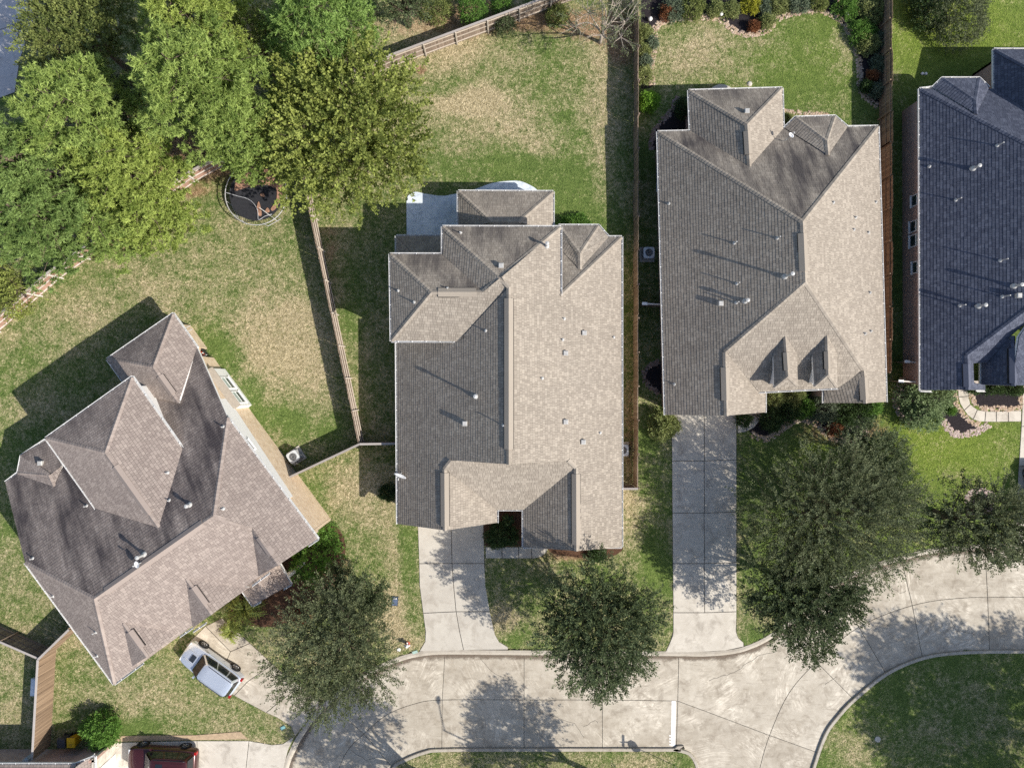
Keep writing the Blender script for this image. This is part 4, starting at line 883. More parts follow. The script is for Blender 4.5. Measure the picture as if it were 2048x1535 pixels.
for a, b, i_ in ((n1, u1, DN), (u1, u2, uA), (u2, u3, uA), (u3, u4, uA), (f1, f2, f3), (f1, P(1989, 178, 3), f3), (n1, sw, DN), (sw, P(1864, 781, 3.0), k1_), (m2, m2f, m1), (P(1955, 780, k1_.z - .8), P(1971, 780, k1_.z - 1.15), k1_)): hd.gutter(a, b, i_)
hd.finish()
for px, py, h_, kd in ((1995, 291, .62, 'pipe'), (1946, 337, .62, 'flue'), (1859, 333, .14, 'pipe'), (1912, 400, .6, 'pipe'), (2001, 521, .72, 'pipe'), (2028, 572, .66, 'flue'), (2005, 593, .75, 'pipe'), (2035, 591, .25, 'box'), (1957, 612, .66, 'flue'), (1920, 611, .62, 'pipe')): hd.vent(px, py, h_, kd)
hd.block([n1, P(1989, 178, 3), P(1989, 99, 3), f2, P(2230, 178, 3), ne, se, P(1960, 778, 3.0), sw], inset=0.42)
xw = P(1840.5, 400, 3).x + 0.42
for ya, yb, z0, z1 in ((388, 411, 1.2, 2.6), (439, 462, 1.0, 2.5), (467, 492, 1.0, 2.5), (522, 546, 1.3, 2.6)):
    hd.window((xw, P(0, ya, 1.8).y), (xw, P(0, yb, 1.8).y), z0, z1, Vector((-1, 0, 0)))

# ================= house A: the turned two-storey house =================
ha = House('house', 'turned two-storey house with brown-grey roof and white eave band', (320, 1000), SH_BROWN, BRICK_TAN)
am1, an5 = P(11, 964, 3), P(394, 695, 3); am3, am4 = P(189, 1197, 8.4), P(427, 1031, 8.4)
pNW = plane3(am1, an5, (am3 + am4) / 2)
am2, am5 = hit(pNW, 50.6, 1125), hit(pNW, 455, 835)
print('house A side eaves', am2.z, am5.z, 'ridge dev', hit(pNW, 189, 1197).z, hit(pNW, 427, 1031).z)
am3, am4 = hit(pNW, 189, 1197), hit(pNW, 427, 1031)
ase = P(635, 1077, am5.z); as1 = P(228, 1367, 5.45); ak1, ak2 = P(505, 1056, 7.3), P(557, 1129, 6.9)
pAE = plane3(am5, ase, am4); ak1, ak2 = hit(pAE, 505, 1056), hit(pAE, 557, 1129)
print('A gable z', ak1.z, ak2.z)
ha.slope([am1, am2, am3, am4, am5, an5], 0.9); ha.slope([am5, am4, ak1, ak2, ase], 0.15); ha.slope([am2, am3, as1], 0.1)
pF0 = plane3(am3, am4, as1); as9 = hit(pF0, 517, 1152); ak1 = (ak1 + hit(pF0, 505, 1056)) / 2; zf = 5.45; print('A front', as9.z, ak1.z, hit(pF0, 505, 1056).z)
ha.slope([am3, as1, as9, ak1, am4], 0.05)
pF = plane3(am3, as1, as9)
ha.slope([ak1, ak2 + Vector((0, 0, .0)), as9], 0.1)
GAB = []
for gp, ga, gf, gb in (((246, 1246), (264, 1332), (294, 1313), (362, 1260)), ((372, 1157), (386, 1255), (423, 1228), (498, 1174))):
    zp = hit(pF, *gp).z + 0.03; g0, g1, g2, g3 = P(*gp, zp), P(*ga, zf + .10), P(*gf, zp), P(*gb, zf + .10)
    GAB.append([g1, g2, g3]); ha.slope([g0, g1, g2], 0.1); ha.slope([g0, g2, g3], 0.0); ha.cap(g0, g2, .6, .26); ha.ridge_vent(mid(g0, g2, .25), mid(g0, g2, .75), w=.5)
an1, an2 = P(346, 627.5, 3), P(214.7, 718, 3); pn = plane_from((346, 627.5), (214.7, 718), 3.0, 0.6, (306, 734)); an3 = hit(pn, 306.3, 734); an4 = P(357, 805, an3.z + .15); print('A n wing', an3.z, hit(pNW, 357, 805).z)
an4 = P(357, 805, max(an3.z, hit(pNW, 357, 805).z) + .02); an6 = P(262, 784, 3)
ha.slope([an1, an2, an3], 0.5); ha.slope([an1, an3, an4, an5], 0.1); ha.slope([an2, an6, an4, an3], 0.05)
au1, au2, au3, au4, au5, au6 = P(264, 754, 5.9), P(92, 876, 5.9), P(210.6, 905, 7.7), P(317, 1054, 7.7), P(366, 899, 5.9), P(191.5, 1016, 5.9); print('A upper back', hit(pNW, 317, 1054).z, hit(pNW, 366, 899).z, hit(pNW, 191.5, 1016).z)
au4 = P(317, 1054, max(7.7, hit(pNW, 317, 1054).z + .02))
ha.slope([au1, au2, au3], 0.55); ha.slope([au1, au3, au4, au5], 0.08); ha.slope([au2, au6, au4, au3], 0.0)
v1, v2, v3, v4, vA, vB = P(91, 879, 3.05), P(42.5, 911, 3.05), P(36, 945, 3.05), P(50, 953, 3.4), P(101, 949, 4.5), P(108, 972, 4.6)
vB = P(108, 972, hit(pNW, 108, 972).z + .03); vA = P(98, 950, vB.z - .05)
ha.slope([v1, v2, vA, P(126, 930, vB.z - .4)], 0.5); ha.slope([v2, v3, vA], 0.1); ha.slope([v3, P(50, 953, hit(pNW, 50, 953).z + .03), vB, vA], 0.0); ha.slope([vA, vB, P(126, 930, vB.z - .4)], 0.0)
l1, l2, l3, l4, l5, l6 = P(472, 1163, 4.1), P(506, 1210, 4.1), P(534, 1194, 4.8), P(510, 1152, 4.8), P(550, 1113, 4.1), P(581, 1168, 4.1)
ha.slope([l1, l4, l3, l2], 0.05); ha.slope([l4, l5, l6, l3], 0.0)
for q in (l2, l3, l6):
    q = q + Vector((-.35, .45, 0)); mb = MB(); mb.box(q.x - .13, q.x + .13, q.y - .13, q.y + .13, 0, 3.9); mb.build('porch_post', FASCIA, ha.root)
for a, b, dr in ((am2, am3, .46), (am3, am4, .6), (am4, am5, .46), (am3, as1, .46), (am4, ak1, .3), (ak1, ak2, .6), (an1, an3, .46), (an2, an3, .46), (an3, an4, .6), (au1, au3, .46), (au2, au3, .46), (au3, au4, .6), (vA, vB, .5), (v2, vA, .4), (v3, vA, .4), (l4, l3, .4)): ha.cap(a, b, dr)
ha.ridge_vent(mid(am3, am4, .09), mid(am3, am4, .91), w=.5); ha.ridge_vent(mid(au3, au4, .18), mid(au3, au4, .82), w=.5); ha.ridge_vent(mid(an3, an4, .24), mid(an3, an4, .76), w=.5); ha.ridge_vent(mid(ak1, ak2, .24), mid(ak1, ak2, .74), w=.5)
for a, b, i_ in ((an1, an2, an3), (an1, an5, an3), (an2, an6, an3), (au1, au2, au3), (au1, au5, au3), (au2, au6, au3), (am5, ase, am4), (am2, as1, am3), (v1, v2, vA), (v2, v3, vA), (P(36, 945, 3), am1, am3), (as1, P(284, 1326, zf), am3), (P(358, 1272, zf), P(384, 1254, zf), am3), (P(503, 1170, zf), P(537, 1145, zf), am3), (P(385, 1262, 5.0), P(410, 1245, 5.0), am3), (l1, l2, l4), (l2, P(520, 1202, 4.1), l4), (P(566, 1177, 4.1), l6, l4), (l5, l6, l4), (ase, P(616, 1090, am5.z), am5)): ha.gutter(a, b, i_)
ha.finish()
for px, py, h_, kd in ((335, 945, .22, 'pipe'), (339, 1000, .25, 'pipe'), (380, 1009, .45, 'flue'), (447, 853, .35, 'pipe'), (446, 1017, .2, 'pipe'), (174, 1011, .35, 'pipe'), (66, 1116, .3, 'pipe'), (84, 925, .3, 'box'), (289, 1108, .8, 'flue'), (107, 1191, .3, 'pipe'), (192, 1263, .4, 'pipe'), (195, 1310, .3, 'pipe')): ha.vent(px, py, h_, kd)
for q in GAB: gable(ha, q, .35, 5.0)
gable(ha, [as9, ak2, ase], .35, 5.0)
wa = ha.block([am1, am2, as1, as9, ase, am5, an5])
ha.block([au1, au2, au6, au5], mat=SIDING); ha.block([an1, an2, an6, an5])
# white frieze band high on the garden-side wall
dE = Vector((ase.x - am5.x, ase.y - am5.y, 0)).normalized(); oE = Vector((dE.y, -dE.x, 0)); oE = oE if oE.x > 0 else -oE
fa, fb = am5 - oE * 0.40, ase - oE * 0.40
mb = MB(); T0 = fa - dE * 4.6
mb.add([Vector((T0.x, T0.y, 2.0)), Vector((fb.x, fb.y, 3.8)) - dE * 3.4, Vector((fb.x, fb.y, am5.z - .2)) - dE * 3.4, Vector((fa.x, fa.y, am5.z - .2)), Vector((T0.x, T0.y, 3.3))] , [(0, 1, 2, 3, 4)])
vv = [Vector(v) for v in mb.v]; mb.v = []; mb.f = []; mb.m = []
nn = oE * 0.035; mb.add([v + nn for v in vv] + [v - nn * 3 for v in vv], [(0, 1, 2, 3, 4)] + [(i, 5 + i, 5 + (i + 1) % 5, (i + 1) % 5) for i in range(5)])
mb.build('frieze_board', SIDING, ha.root)
def ew(t0, t1, off=0.0):
    a = fa + dE * t0 + oE * off; b = fa + dE * t1 + oE * off; return (a.x, a.y), (b.x, b.y)
ha.window(*ew(1.7, 2.55, .05), 4.3, 5.1, oE)
# projecting white bay with two windows and its own small roof
bw0, bw1 = ew(-4.3, -0.9, 0.32)
mb = MB(); A0, A1_ = Vector((*bw0, 0)), Vector((*bw1, 0)); D0, D1 = A0 - oE * 0.5, A1_ - oE * 0.5
mb.add([A0, A1_, D1, D0] + [v + Vector((0, 0, 2.5)) for v in (A0, A1_, D1, D0)], [(0, 1, 5, 4), (1, 2, 6, 5), (3, 0, 4, 7), (4, 5, 6, 7)]); mb.build('bay', SIDING, ha.root)
mb = MB(); o_ = oE * .15; mb.add([A0 + o_ + Vector((0, 0, 2.5)), A1_ + o_ + Vector((0, 0, 2.5)), D1 + Vector((0, 0, 3.15)), D0 + Vector((0, 0, 3.15)), A0 + o_ + Vector((0, 0, 2.42)), A1_ + o_ + Vector((0, 0, 2.42)), D1 + Vector((0, 0, 2.42)), D0 + Vector((0, 0, 2.42))], [(0, 1, 2, 3), (0, 4, 5, 1), (1, 5, 6, 2), (0, 3, 7, 4)])
mb.build('bay_roof', simple('bay_metal_roof', (0.36, 0.31, 0.25), .8), ha.root)
for t0, t1 in ((-3.5, -2.45), (-2.2, -1.15)): ha.window(*ew(t0, t1, .33), 0.7, 2.1, oE)

# ------------------------------------------------------------------ fences
def add_tone(o, lo=0.0, hi=1.0, per=None):
    me = o.data; n = len(me.polygons); a = me.attributes.new('tone', 'FLOAT', 'FACE')
    if per: v = np.repeat(RNG.uniform(lo, hi, (n + per - 1) // per), per)[:n]
    else: v = np.full(n, RNG.uniform(lo, hi))
    a.data.foreach_set('value', v.astype(np.float32)); return o
def fence(label, px, height=1.83, rails=None, wood=WOOD, railm=None, cap=None, step=0.0, post_gap=2.44, lean=0.012, new_at=()):
    """px: ground polyline in photo pixels; rails: +1 left side of the run, -1 right side"""
    pts = [G(*q) for q in px]; root = thing('wooden_fence', label, 'fence', (0, 0, 0)); pk = MB(); side = rails or 1; pales = []
    for a, b in zip(pts[:-1], pts[1:]):
        d = b - a; L = float(np.linalg.norm(d)); d = d / L; n = np.array([-d[1], d[0]]); t = 0.0; sec = 0
        npan = max(1, round(L / post_gap)); pg = L / npan
        while t < L - 0.02:
            w = 0.138 + random.uniform(-.004, .004); sec = int(t / pg); hh = height + (step * ((sec % 2) - 0.5)) + random.uniform(-.015, .015)
            off = -side * 0.02 + random.uniform(-.004, .004) + (0.03 * ((sec % 2) - 0.5) if step else 0)
            ln = random.gauss(0, lean)
            c0 = a + d * t; c1 = a + d * min(t + w, L)
            lo = [(*(c0 + n * (off - .009)), 0.03), (*(c1 + n * (off - .009)), 0.03), (*(c1 + n * (off + .009)), 0.03), (*(c0 + n * (off + .009)), 0.03)]
            hi = [(x + n[0] * ln, y + n[1] * ln, hh) for x, y, _ in lo]
            pk.add(lo + hi, [(4, 5, 6, 7), (0, 1, 5, 4), (1, 2, 6, 5), (2, 3, 7, 6), (3, 0, 4, 7)])
            t += w + random.uniform(.002, .010)
        for r_ in (0.28, 0.95, 1.55):
            rb = MB(); pa, pb = a + n * side * 0.028, b + n * side * 0.028
            rb.bar((*pa, r_ * height / 1.83), (*pb, r_ * height / 1.83), 0.042, 0.09); add_tone(rb.build('rail', railm or wood, root))
        for i in range(npan + 1):
            p_ = a + d * (i * pg) + n * side * 0.09; pb_ = MB(); pb_.box(p_[0] - .045, p_[0] + .045, p_[1] - .045, p_[1] + .045, -0.3, height - 0.05 + random.uniform(-.03, .03))
            add_tone(pb_.build('post', railm or wood, root))
        if cap is not None:
            cb = MB(); cb.bar((*(a + n * side * .02), height + .03), (*(b + n * side * .02), height + .03), 0.15, 0.04); add_tone(cb.build('cap_board', cap, root))
    o = pk.build('pickets', wood, root, recalc=False, kind='stuff'); add_tone(o, 0, 1, 5)
    return root
fence('red-brown cedar fence with bleached rails slanting below the pines', [(-110, 740), (0, 662), (125, 575 - 20), (395, 362), (575, 262)], rails=-1, wood=WOOD_RED, railm=WOOD_PALE, cap=WOOD_GREY)
fence('cedar fence with capped top slanting behind the middle back lawn', [(575, 262), (690, 175), (790, 133), (1100, 18), (1290, -52)], rails=-1, railm=WOOD_RAIL, cap=WOOD_GREY)
fence('slim stepped cedar fence between the turned house and middle house', [(598, 262), (634, 441), (728, 883)], rails=1, step=0.05, wood=WOOD, railm=WOOD_RAIL)
fence('short front fence joining the turned house to the middle house', [(594, 948), (730, 884), (802, 883)], height=1.83, rails=1, cap=WOOD_GREY)
fence('shaded cedar fence in the passage beside the middle house', [(1268, 1), (1268, 114), (1267, 969)], rails=1, step=0.08)
fence('low return fence closing the passage beside the middle house', [(1236, 970), (1267, 970)], rails=1, cap=WOOD_GREY)
fence('brown cedar fence in front of the red brick wall', [(1757, -60), (1758, 300), (1757, 745)], rails=-1, wood=WOOD_NEW, railm=WOOD_NEW, step=0.06)
fence('tall new cedar fence of warm boards beside the driveway bush', [(172, 1240), (112, 1298), (101, 1490)], height=1.95, rails=-1, wood=WOOD_NEW, cap=WOOD_GREY)
fence('dark cedar fence meeting the warm board fence by the corner', [(-60, 1222), (36, 1265), (112, 1298)], rails=1, wood=WOOD, cap=WOOD_GREY)

# ------------------------------------------------------------------ trees and shrubs
def unit(v): return v / (np.linalg.norm(v, axis=-1, keepdims=True) + 1e-9)
def rand_dirs(n, rng): return unit(rng.normal(size=(n, 3)))
def leaf_quads(c, d, nrm, length, width):
    """rhombic leaves: base c, axis d, plane normal nrm"""
    s = unit(np.cross(d, nrm)); L = length[:, None]; W = width[:, None]
    n2 = unit(np.cross(s, d))
    v0 = c; v1 = c + d * L * 0.5 + s * W * 0.5 + n2 * W * 0.12; v2 = c + d * L; v3 = c + d * L * 0.5 - s * W * 0.5 + n2 * W * 0.12
    V = np.stack([v0, v1, v2, v3], 1).reshape(-1, 3); F = np.arange(len(c) * 4).reshape(-1, 4)
    return V, F
def sprays(org, dirs, length, per, leaf, wid, rng, droop=0.15, spread=0.75, extra=None):
    """leafy twigs: per leaves set along each twig"""
    n = len(org); t = rng.uniform(0.05, 1.0, (n, per))
    side = rand_dirs(n * per, rng).reshape(n, per, 3)
    base = org[:, None, :] + dirs[:, None, :] * (length[:, None] * t)[..., None]
    base[..., 2] -= droop * (t ** 2) * length[:, None]
    base += side * 0.045
    ld = unit(dirs[:, None, :] * 0.7 + side * spread); ld = ld.reshape(-1, 3)
    nr = unit(rng.normal(size=(n * per, 3)) * 0.55 + np.array([0, 0, 1.0]))
    V, F = leaf_quads(base.reshape(-1, 3), ld, nr, leaf * rng.uniform(0.7, 1.25, n * per), wid * rng.uniform(0.7, 1.25, n * per))
    tw = rng.uniform(0.15, 0.75, n) if extra is None else rng.uniform(0.15, 0.62, n) + extra
    tone = np.clip(np.repeat(tw, per) + rng.normal(0, 0.13, n * per), 0, 1)
    return V, F, tone
def limb_path(a, b, rng, sag=0.12, k=5):
    a, b = np.array(a, float), np.array(b, float); L = np.linalg.norm(b - a); pts = []
    j = rng.normal(size=3) * L * 0.06
    for i in range(k + 1):
        t = i / k; p = a * (1 - t) + b * t; p = p + j * math.sin(math.pi * t); p[2] += sag * L * math.sin(math.pi * t) * 0.6; pts.append(p)
    return pts
def tree_parts(root, V, F, tone, mat, trunk_mb, bark, crown='crown'):
    me = mesh_np(crown, V, F, {'tone': tone}); link(crown, me, root, mat)
    if trunk_mb is not None: trunk_mb.build('trunk', bark, root, smooth=True, recalc=False)
def place(name, label, cat, px, py, z, group=None):
    p = P(px, py, z); return thing(name, label, cat, (p.x, p.y, 0), 0, group), p
def broad(label, px, py, zc, r, rz, mat, seed, n=620, per=26, k=1.0, leaf=0.15, wid=0.075, lumps=16, twig=0.95, bark=BARK, name='tree', cat='tree', ax=1.0, ay=1.0, open_=0.0, flat=0.0, group=None, trunk_r=0.22, solid=1.0, out=0.6):
    """broad-leaved tree: limbs to lumps of foliage, leafy twigs over each lump; px, py photo position of the crown centre at height zc"""
    rng = np.random.default_rng(seed); root, base = place(name, label, cat, px, py, zc, group); n = int(n * k)
    th = rng.uniform(0, 6.283, lumps); rr = np.sqrt((np.arange(lumps) + 0.5) / lumps) * 0.74; th = np.arange(lumps) * 2.39996 + rng.uniform(-.35, .35, lumps)
    lc = np.stack([rr * np.cos(th) * r * ax, rr * np.sin(th) * r * ay, zc + rz * ((1 - rr ** 2) * 0.55 - 0.25 + rng.uniform(-.16, .16, lumps))], -1)
    lr = r * rng.uniform(0.30, 0.44, lumps)
    w = lr ** 2; w = w / w.sum(); li = rng.choice(lumps, n, p=w)
    d = rand_dirs(n, rng); d[:, 2] = np.where(d[:, 2] < -0.25, -d[:, 2], d[:, 2])
    rad = lr[li] * rng.uniform(0.35, 0.92, n) ** 0.8
    org = lc[li] + d * rad[:, None] * np.array([1, 1, 0.72])
    ctr = np.array([0, 0, zc - rz * 0.3]); o = unit(org - ctr)
    dirs = unit(d * 0.55 + o * out + np.array([0, 0, 0.12]) + rng.normal(size=(n, 3)) * 0.25)
    V, F, tone = sprays(org, dirs, twig * rng.uniform(0.6, 1.2, n), per, leaf, wid, rng, extra=rng.uniform(-.18, .34, lumps)[li])
    tr = MB(); fork = np.array([0, 0, max(1.2, zc - rz * 1.2)])
    tr.tube([(0, 0, -0.2), (0.03, 0, 0.3), tuple(fork * 0.6), tuple(fork)], [trunk_r * 1.5, trunk_r * 1.15, trunk_r, trunk_r * 0.85], 9)
    for i in range(lumps):
        pth = limb_path(fork - np.array([0, 0, 0.2]), lc[i], rng); tr.tube([tuple(p) for p in pth], list(np.linspace(trunk_r * 0.5, 0.03, len(pth))), 5, cap=False)
    for i in rng.choice(n, min(n, 140), replace=False):
        tr.tube([tuple(lc[li[i]]), tuple(org[i]), tuple(org[i] + dirs[i] * twig * 0.7)], [0.028, 0.016, 0.005], 4, cap=False)
    tree_parts(root, V, F, tone, mat, tr, bark); return root
def pine(label, px, py, ztop, r, mat, seed, n=1500, dens=2.3, group='pines behind the back fence', needle=0.215, per=13):
    rng = np.random.default_rng(seed); zc = ztop * 0.72; root, base = place('pine_tree', label, 'tree', px, py, zc, group)
    tr = MB(); tr.tube([(0, 0, -0.3), (0.05, 0, ztop * .4), (0, 0.05, ztop * .8), (0, 0, ztop - .4)], [0.26, 0.2, 0.11, 0.03], 9)
    org, dr = [], []; nb = 46
    for i in range(nb):
        f = (i + 0.5) / nb; z0 = ztop * (0.40 + 0.56 * f); az = i * 2.39996 + rng.uniform(-.4, .4); L = r * (1.05 - 0.72 * f ** 1.6) * rng.uniform(0.78, 1.12)
        if f > .93: L *= .6
        dirh = np.array([math.cos(az), math.sin(az), 0]); tip = dirh * L + np.array([0, 0, z0 + L * rng.uniform(0.05, 0.3)])
        pth = limb_path((0, 0, z0), tip, rng, 0.06, 4); tr.tube([tuple(p) for p in pth], [0.045, 0.035, 0.025, 0.015, 0.008], 4, cap=False)
        m = int(dens * n / nb * (0.45 + 1.1 * L / r)); t = np.clip(rng.beta(2.6, 1.25, m), 0.22, 1.0)
        m = max(2, m // 6); t = t[:m]
        pc = np.array([0, 0, z0]) * (1 - t[:, None]) + tip * t[:, None]
        lat = np.array([-dirh[1], dirh[0], 0]); spread = 0.42 * L * (0.35 + 0.65 * np.sin(np.pi * np.clip(t, 0, 1) ** 0.8))
        q = pc + lat * (rng.uniform(-1, 1, m) * spread)[:, None] + np.array([0, 0, 1.0]) * rng.uniform(-0.15, 0.15, m)[:, None]
        q = np.repeat(q, 6, 0) + rand_dirs(m * 6, rng) * rng.uniform(0.05, 0.42, m * 6)[:, None] * np.array([1, 1, .6]); m *= 6
        org.append(q); dr.append(unit(dirh * rng.uniform(0.2, 0.9, m)[:, None] + lat * rng.uniform(-.5, .5, m)[:, None] + np.array([0, 0, 1.0]) * rng.uniform(0.4, 1.0, m)[:, None]))
    org = np.concatenate(org); dr = np.concatenate(dr); N = len(org)
    nd_ = unit(dr[:, None, :] * 0.55 + rand_dirs(N * per, rng).reshape(N, per, 3)); L = needle * rng.uniform(0.75, 1.2, (N, per))
    s = unit(np.cross(nd_, rand_dirs(N * per, rng).reshape(N, per, 3))) * 0.034
    b = org[:, None, :] + dr[:, None, :] * rng.uniform(-0.10, 0.10, (N, per))[..., None]
    V = np.stack([b - s, b + s, b + nd_ * L[..., None] + s * 0.25], 2).reshape(-1, 3); F = np.arange(N * per * 3).reshape(-1, 3)
    ct = np.repeat(rng.uniform(0.15, 0.75, N // 6 + 1), 6)[:N] + rng.normal(0, .1, N)
    tone = np.clip(np.repeat(ct, per) + rng.normal(0, .12, N * per), 0, 1)
    tree_parts(root, V, F, tone, mat, tr, BARK); return root
def shrub(label, px, py, r, h, mat, seed, n=None, leaf=0.11, wid=0.06, name='shrub', ax=1.0, ay=1.0, group=None, twig=0.28, rag=0.25, per=9, z=None):
    """rounded bush: leafy twigs over a lumpy dome, short stems inside"""
    rng = np.random.default_rng(seed); root, base = place(name, label, 'shrub', px, py, h * 0.6 if z is None else z, group)
    n = n or int(110 + 260 * r * r); d = rand_dirs(n, rng); d[:, 2] = np.abs(d[:, 2]) * 1.0
    ph = np.arctan2(d[:, 1], d[:, 0]); k = 1 + rag * (0.4 * np.sin(3 * ph + seed) + 0.35 * np.sin(5 * ph + 2 * seed) + rng.normal(0, .25, n))
    q = rng.uniform(0.55, 1.0, n) ** 0.6 * np.clip(k, .5, 1.3)
    org = np.stack([d[:, 0] * (r - twig * .6) * ax * q, d[:, 1] * (r - twig * .6) * ay * q, h * 0.2 + d[:, 2] * h * 0.72 * np.clip(q, 0, 1.05)], -1)
    dirs = unit(d + rng.normal(size=(n, 3)) * 0.45 + np.array([0, 0, .2]))
    V, F, tone = sprays(org, dirs, twig * rng.uniform(.6, 1.2, n), per, leaf, wid, rng, 0.1, 0.9)
    st = MB()
    for i in range(7):
        a = i * 0.9 + rng.uniform(0, .5); st.tube([(0.05 * math.cos(a), 0.05 * math.sin(a), -.05), (r * .35 * math.cos(a), r * .35 * math.sin(a), h * .45), (r * .62 * math.cos(a) * ax, r * .62 * math.sin(a) * ay, h * .72)], [.03, .02, .008], 5, cap=False)
    me = mesh_np('foliage', V, F, {'tone': tone}); link('foliage', me, root, mat); st.build('stem', BARK, root, recalc=False); return root
def fronds(label, px, py, r, h, mat, seed, n=26, name='strap_leaf_plant', group=None):
    """arching strap leaves from one crown"""
    rng = np.random.default_rng(seed); root, base = place(name, label, 'plant', px, py, h * .5, group); V, F, tone = [], [], []
    for i in range(n):
        a = i * 2.39996 + rng.uniform(-.2, .2); L = r * rng.uniform(.7, 1.1); d = np.array([math.cos(a), math.sin(a), 0]); s = np.array([-d[1], d[0], 0]); k = 6; hh = h * rng.uniform(.5, 1.0); b0 = len(V)
        for j in range(k + 1):
            t = j / k; c = d * L * t + np.array([0, 0, hh * math.sin(math.pi * (0.12 + 0.78 * t)) * 1.0]); w = 0.055 * math.sin(math.pi * (0.12 + .86 * t)) + .006
            V += [c - s * w, c + s * w + np.array([0, 0, .01])]
        tn = rng.uniform(.2, 1)
        for j in range(k): F.append([b0 + 2 * j, b0 + 2 * j + 1, b0 + 2 * j + 3, b0 + 2 * j + 2]); tone.append(tn)
        for j in range(1, k):                       # side leaflets
            t = j / k; c = d * L * t + np.array([0, 0, hh * math.sin(math.pi * (0.12 + 0.78 * t))])
            for sg in (-1, 1):
                e = c + s * sg * .22 * r * (1 - t * .5) + d * .12 * r + np.array([0, 0, .03]); b1 = len(V); V += [c, c + d * .05, e, e - d * .03]; F.append([b1, b1 + 1, b1 + 2, b1 + 3]); tone.append(tn)
    me = mesh_np('leaves', np.array(V), np.array(F), {'tone': np.array(tone)}); link('leaves', me, root, mat)
    st = MB(); st.tube([(0, 0, -.1), (0, 0, h * .45)], [.09, .05], 7); st.build('stem', BARK, root, recalc=False); return root

pine('bright green pine crown second from the lane corner', 150, 225, 13.5, 4.2, L_PINE, 11, 1900)
pine('largest bright green pine, its crown nearest the grey pavement lane top', 385, 165, 14.5, 4.6, L_PINE, 12, 2300)
pine('pine at the top edge above the largest pine', 372, 25, 13.0, 3.6, L_PINEY, 13, 1300)
pine('light green pine beside the bare straw ground at the top', 632, 30, 12.0, 3.9, L_PINEL, 14, 1500)
pine('deep green pine at the left edge of the pine group', 40, 330, 11.5, 3.6, L_PINED, 15, 1400)
pine('yellow-green pine in front of the leaning fence rails', 240, 330, 10.5, 3.6, L_PINEY, 16, 1400)
pine('green pine beside the round trampoline', 458, 240, 12.0, 3.1, L_PINE, 17, 1500)
pine('deep green pine nearest the red-brown fence', 70, 430, 10.5, 4.2, L_PINED, 18, 1700)
pine('small yellow pine leaning over the dry lawn', 290, 420, 8.0, 3.0, L_PINEY, 19, 1000)
pine('thin pale pine between the two lawn-side pines', 215, 455, 7.5, 2.6, L_PINE, 20, 700)
broad('dark olive broadleaf tree beside the grey pavement lane', 158, 58, 5.6, 4.0, 2.8, L_BROAD, 31, n=760, leaf=.17, wid=.09, per=24, k=1.4, group=None)
broad('shaded understorey tree below the largest pine', 500, 85, 5.0, 3.0, 2.2, L_BROAD, 32, n=330, per=20)
broad('shaded low tree between the two front pines', 262, 215, 4.5, 2.4, 2.0, L_OAK, 33, n=260, per=20)
broad('low olive bush tree beyond the red-brown fence', 22, 575, 2.6, 1.9, 1.6, L_GUM, 37, n=260, per=20, trunk_r=.1)
broad('dark evergreen at the top edge beyond the capped fence', 800, -10, 4.0, 2.6, 2.0, L_OAK, 34, n=330, per=22)
broad('big yellow-green sweetgum overhanging the trampoline and middle lawn', 700, 268, 6.3, 5.9, 4.6, L_GUM, 35, n=1250, per=24, k=1.35, leaf=.19, wid=.14, lumps=30, twig=1.15, trunk_r=.2, open_=.2)
broad('grey-green thin tree at the top with bare branches showing', 1215, 25, 4.2, 3.2, 2.3, L_GREYTW, 36, n=330, per=15, leaf=.13, wid=.05, lumps=13, twig=1.1, bark=BARK_PALE, trunk_r=.12)
broad('front oak between the turned house drive and the street', 662, 1300, 5.4, 4.5, 2.9, L_OAK2, 41, n=1000, per=30, k=1.75, leaf=.125, wid=.06, lumps=20, twig=1.1, group='front yard oaks')
broad('small oak rising behind the larger oak near the bright shrub', 704, 1192, 3.6, 2.2, 1.7, L_OAK, 46, n=330, per=28, k=1.7, lumps=9, group='front yard oaks', trunk_r=.12)
broad('round front oak standing between the two pale driveways', 1195, 1250, 5.6, 4.55, 3.0, L_OAK, 42, n=980, per=28, k=1.8, leaf=.16, wid=.07, lumps=24, twig=.85, group='front yard oaks')
broad('largest oak on the lawn beside the long driveway', 1662, 1036, 4.5, 6.4, 2.6, L_OAK2, 43, n=1450, per=30, k=1.8, leaf=.135, wid=.06, lumps=34, twig=1.25, out=.85, ax=1.05, ay=.74, group='front yard oaks')
broad('small oak between the largest oak and the dormer bed', 1745, 915, 3.6, 2.5, 1.9, L_OAK, 48, n=330, per=28, k=1.7, lumps=10, leaf=.14, wid=.065, trunk_r=.12, group='front yard oaks')
broad('dark oak hanging over the street bend', 1612, 1190, 4.8, 4.0, 2.5, L_OAK, 44, n=800, per=28, k=1.8, leaf=.15, wid=.08, lumps=12, twig=1.0, out=.4, group='front yard oaks')
broad('oak at the edge of the photo over the far kerb', 1955, 1050, 4.8, 3.9, 2.3, L_OAK2, 45, n=560, per=28, k=1.7, lumps=15, ax=1.15, ay=.75, group='front yard oaks')
src = broad('street island oak shading the road below the frame', 1240, 1662, 6.0, 3.6, 2.6, L_OAK, 47, n=640, per=28, k=1.6, lumps=14, group='street island oaks')
def copy_tree(o, px, py, z, label, rz, sc=1.0):
    c = o.copy(); C.objects.link(c); p = P(px, py, z); c.location = (p.x, p.y, 0); c.rotation_euler = (0, 0, rz); c.scale = (sc, sc, sc); c['label'] = label
    for ch in o.children: k_ = ch.copy(); C.objects.link(k_); k_.parent = c
copy_tree(src, 905, 1574, 0, 'street island oak nearest the left curve of the road', 1.3, 1.08)
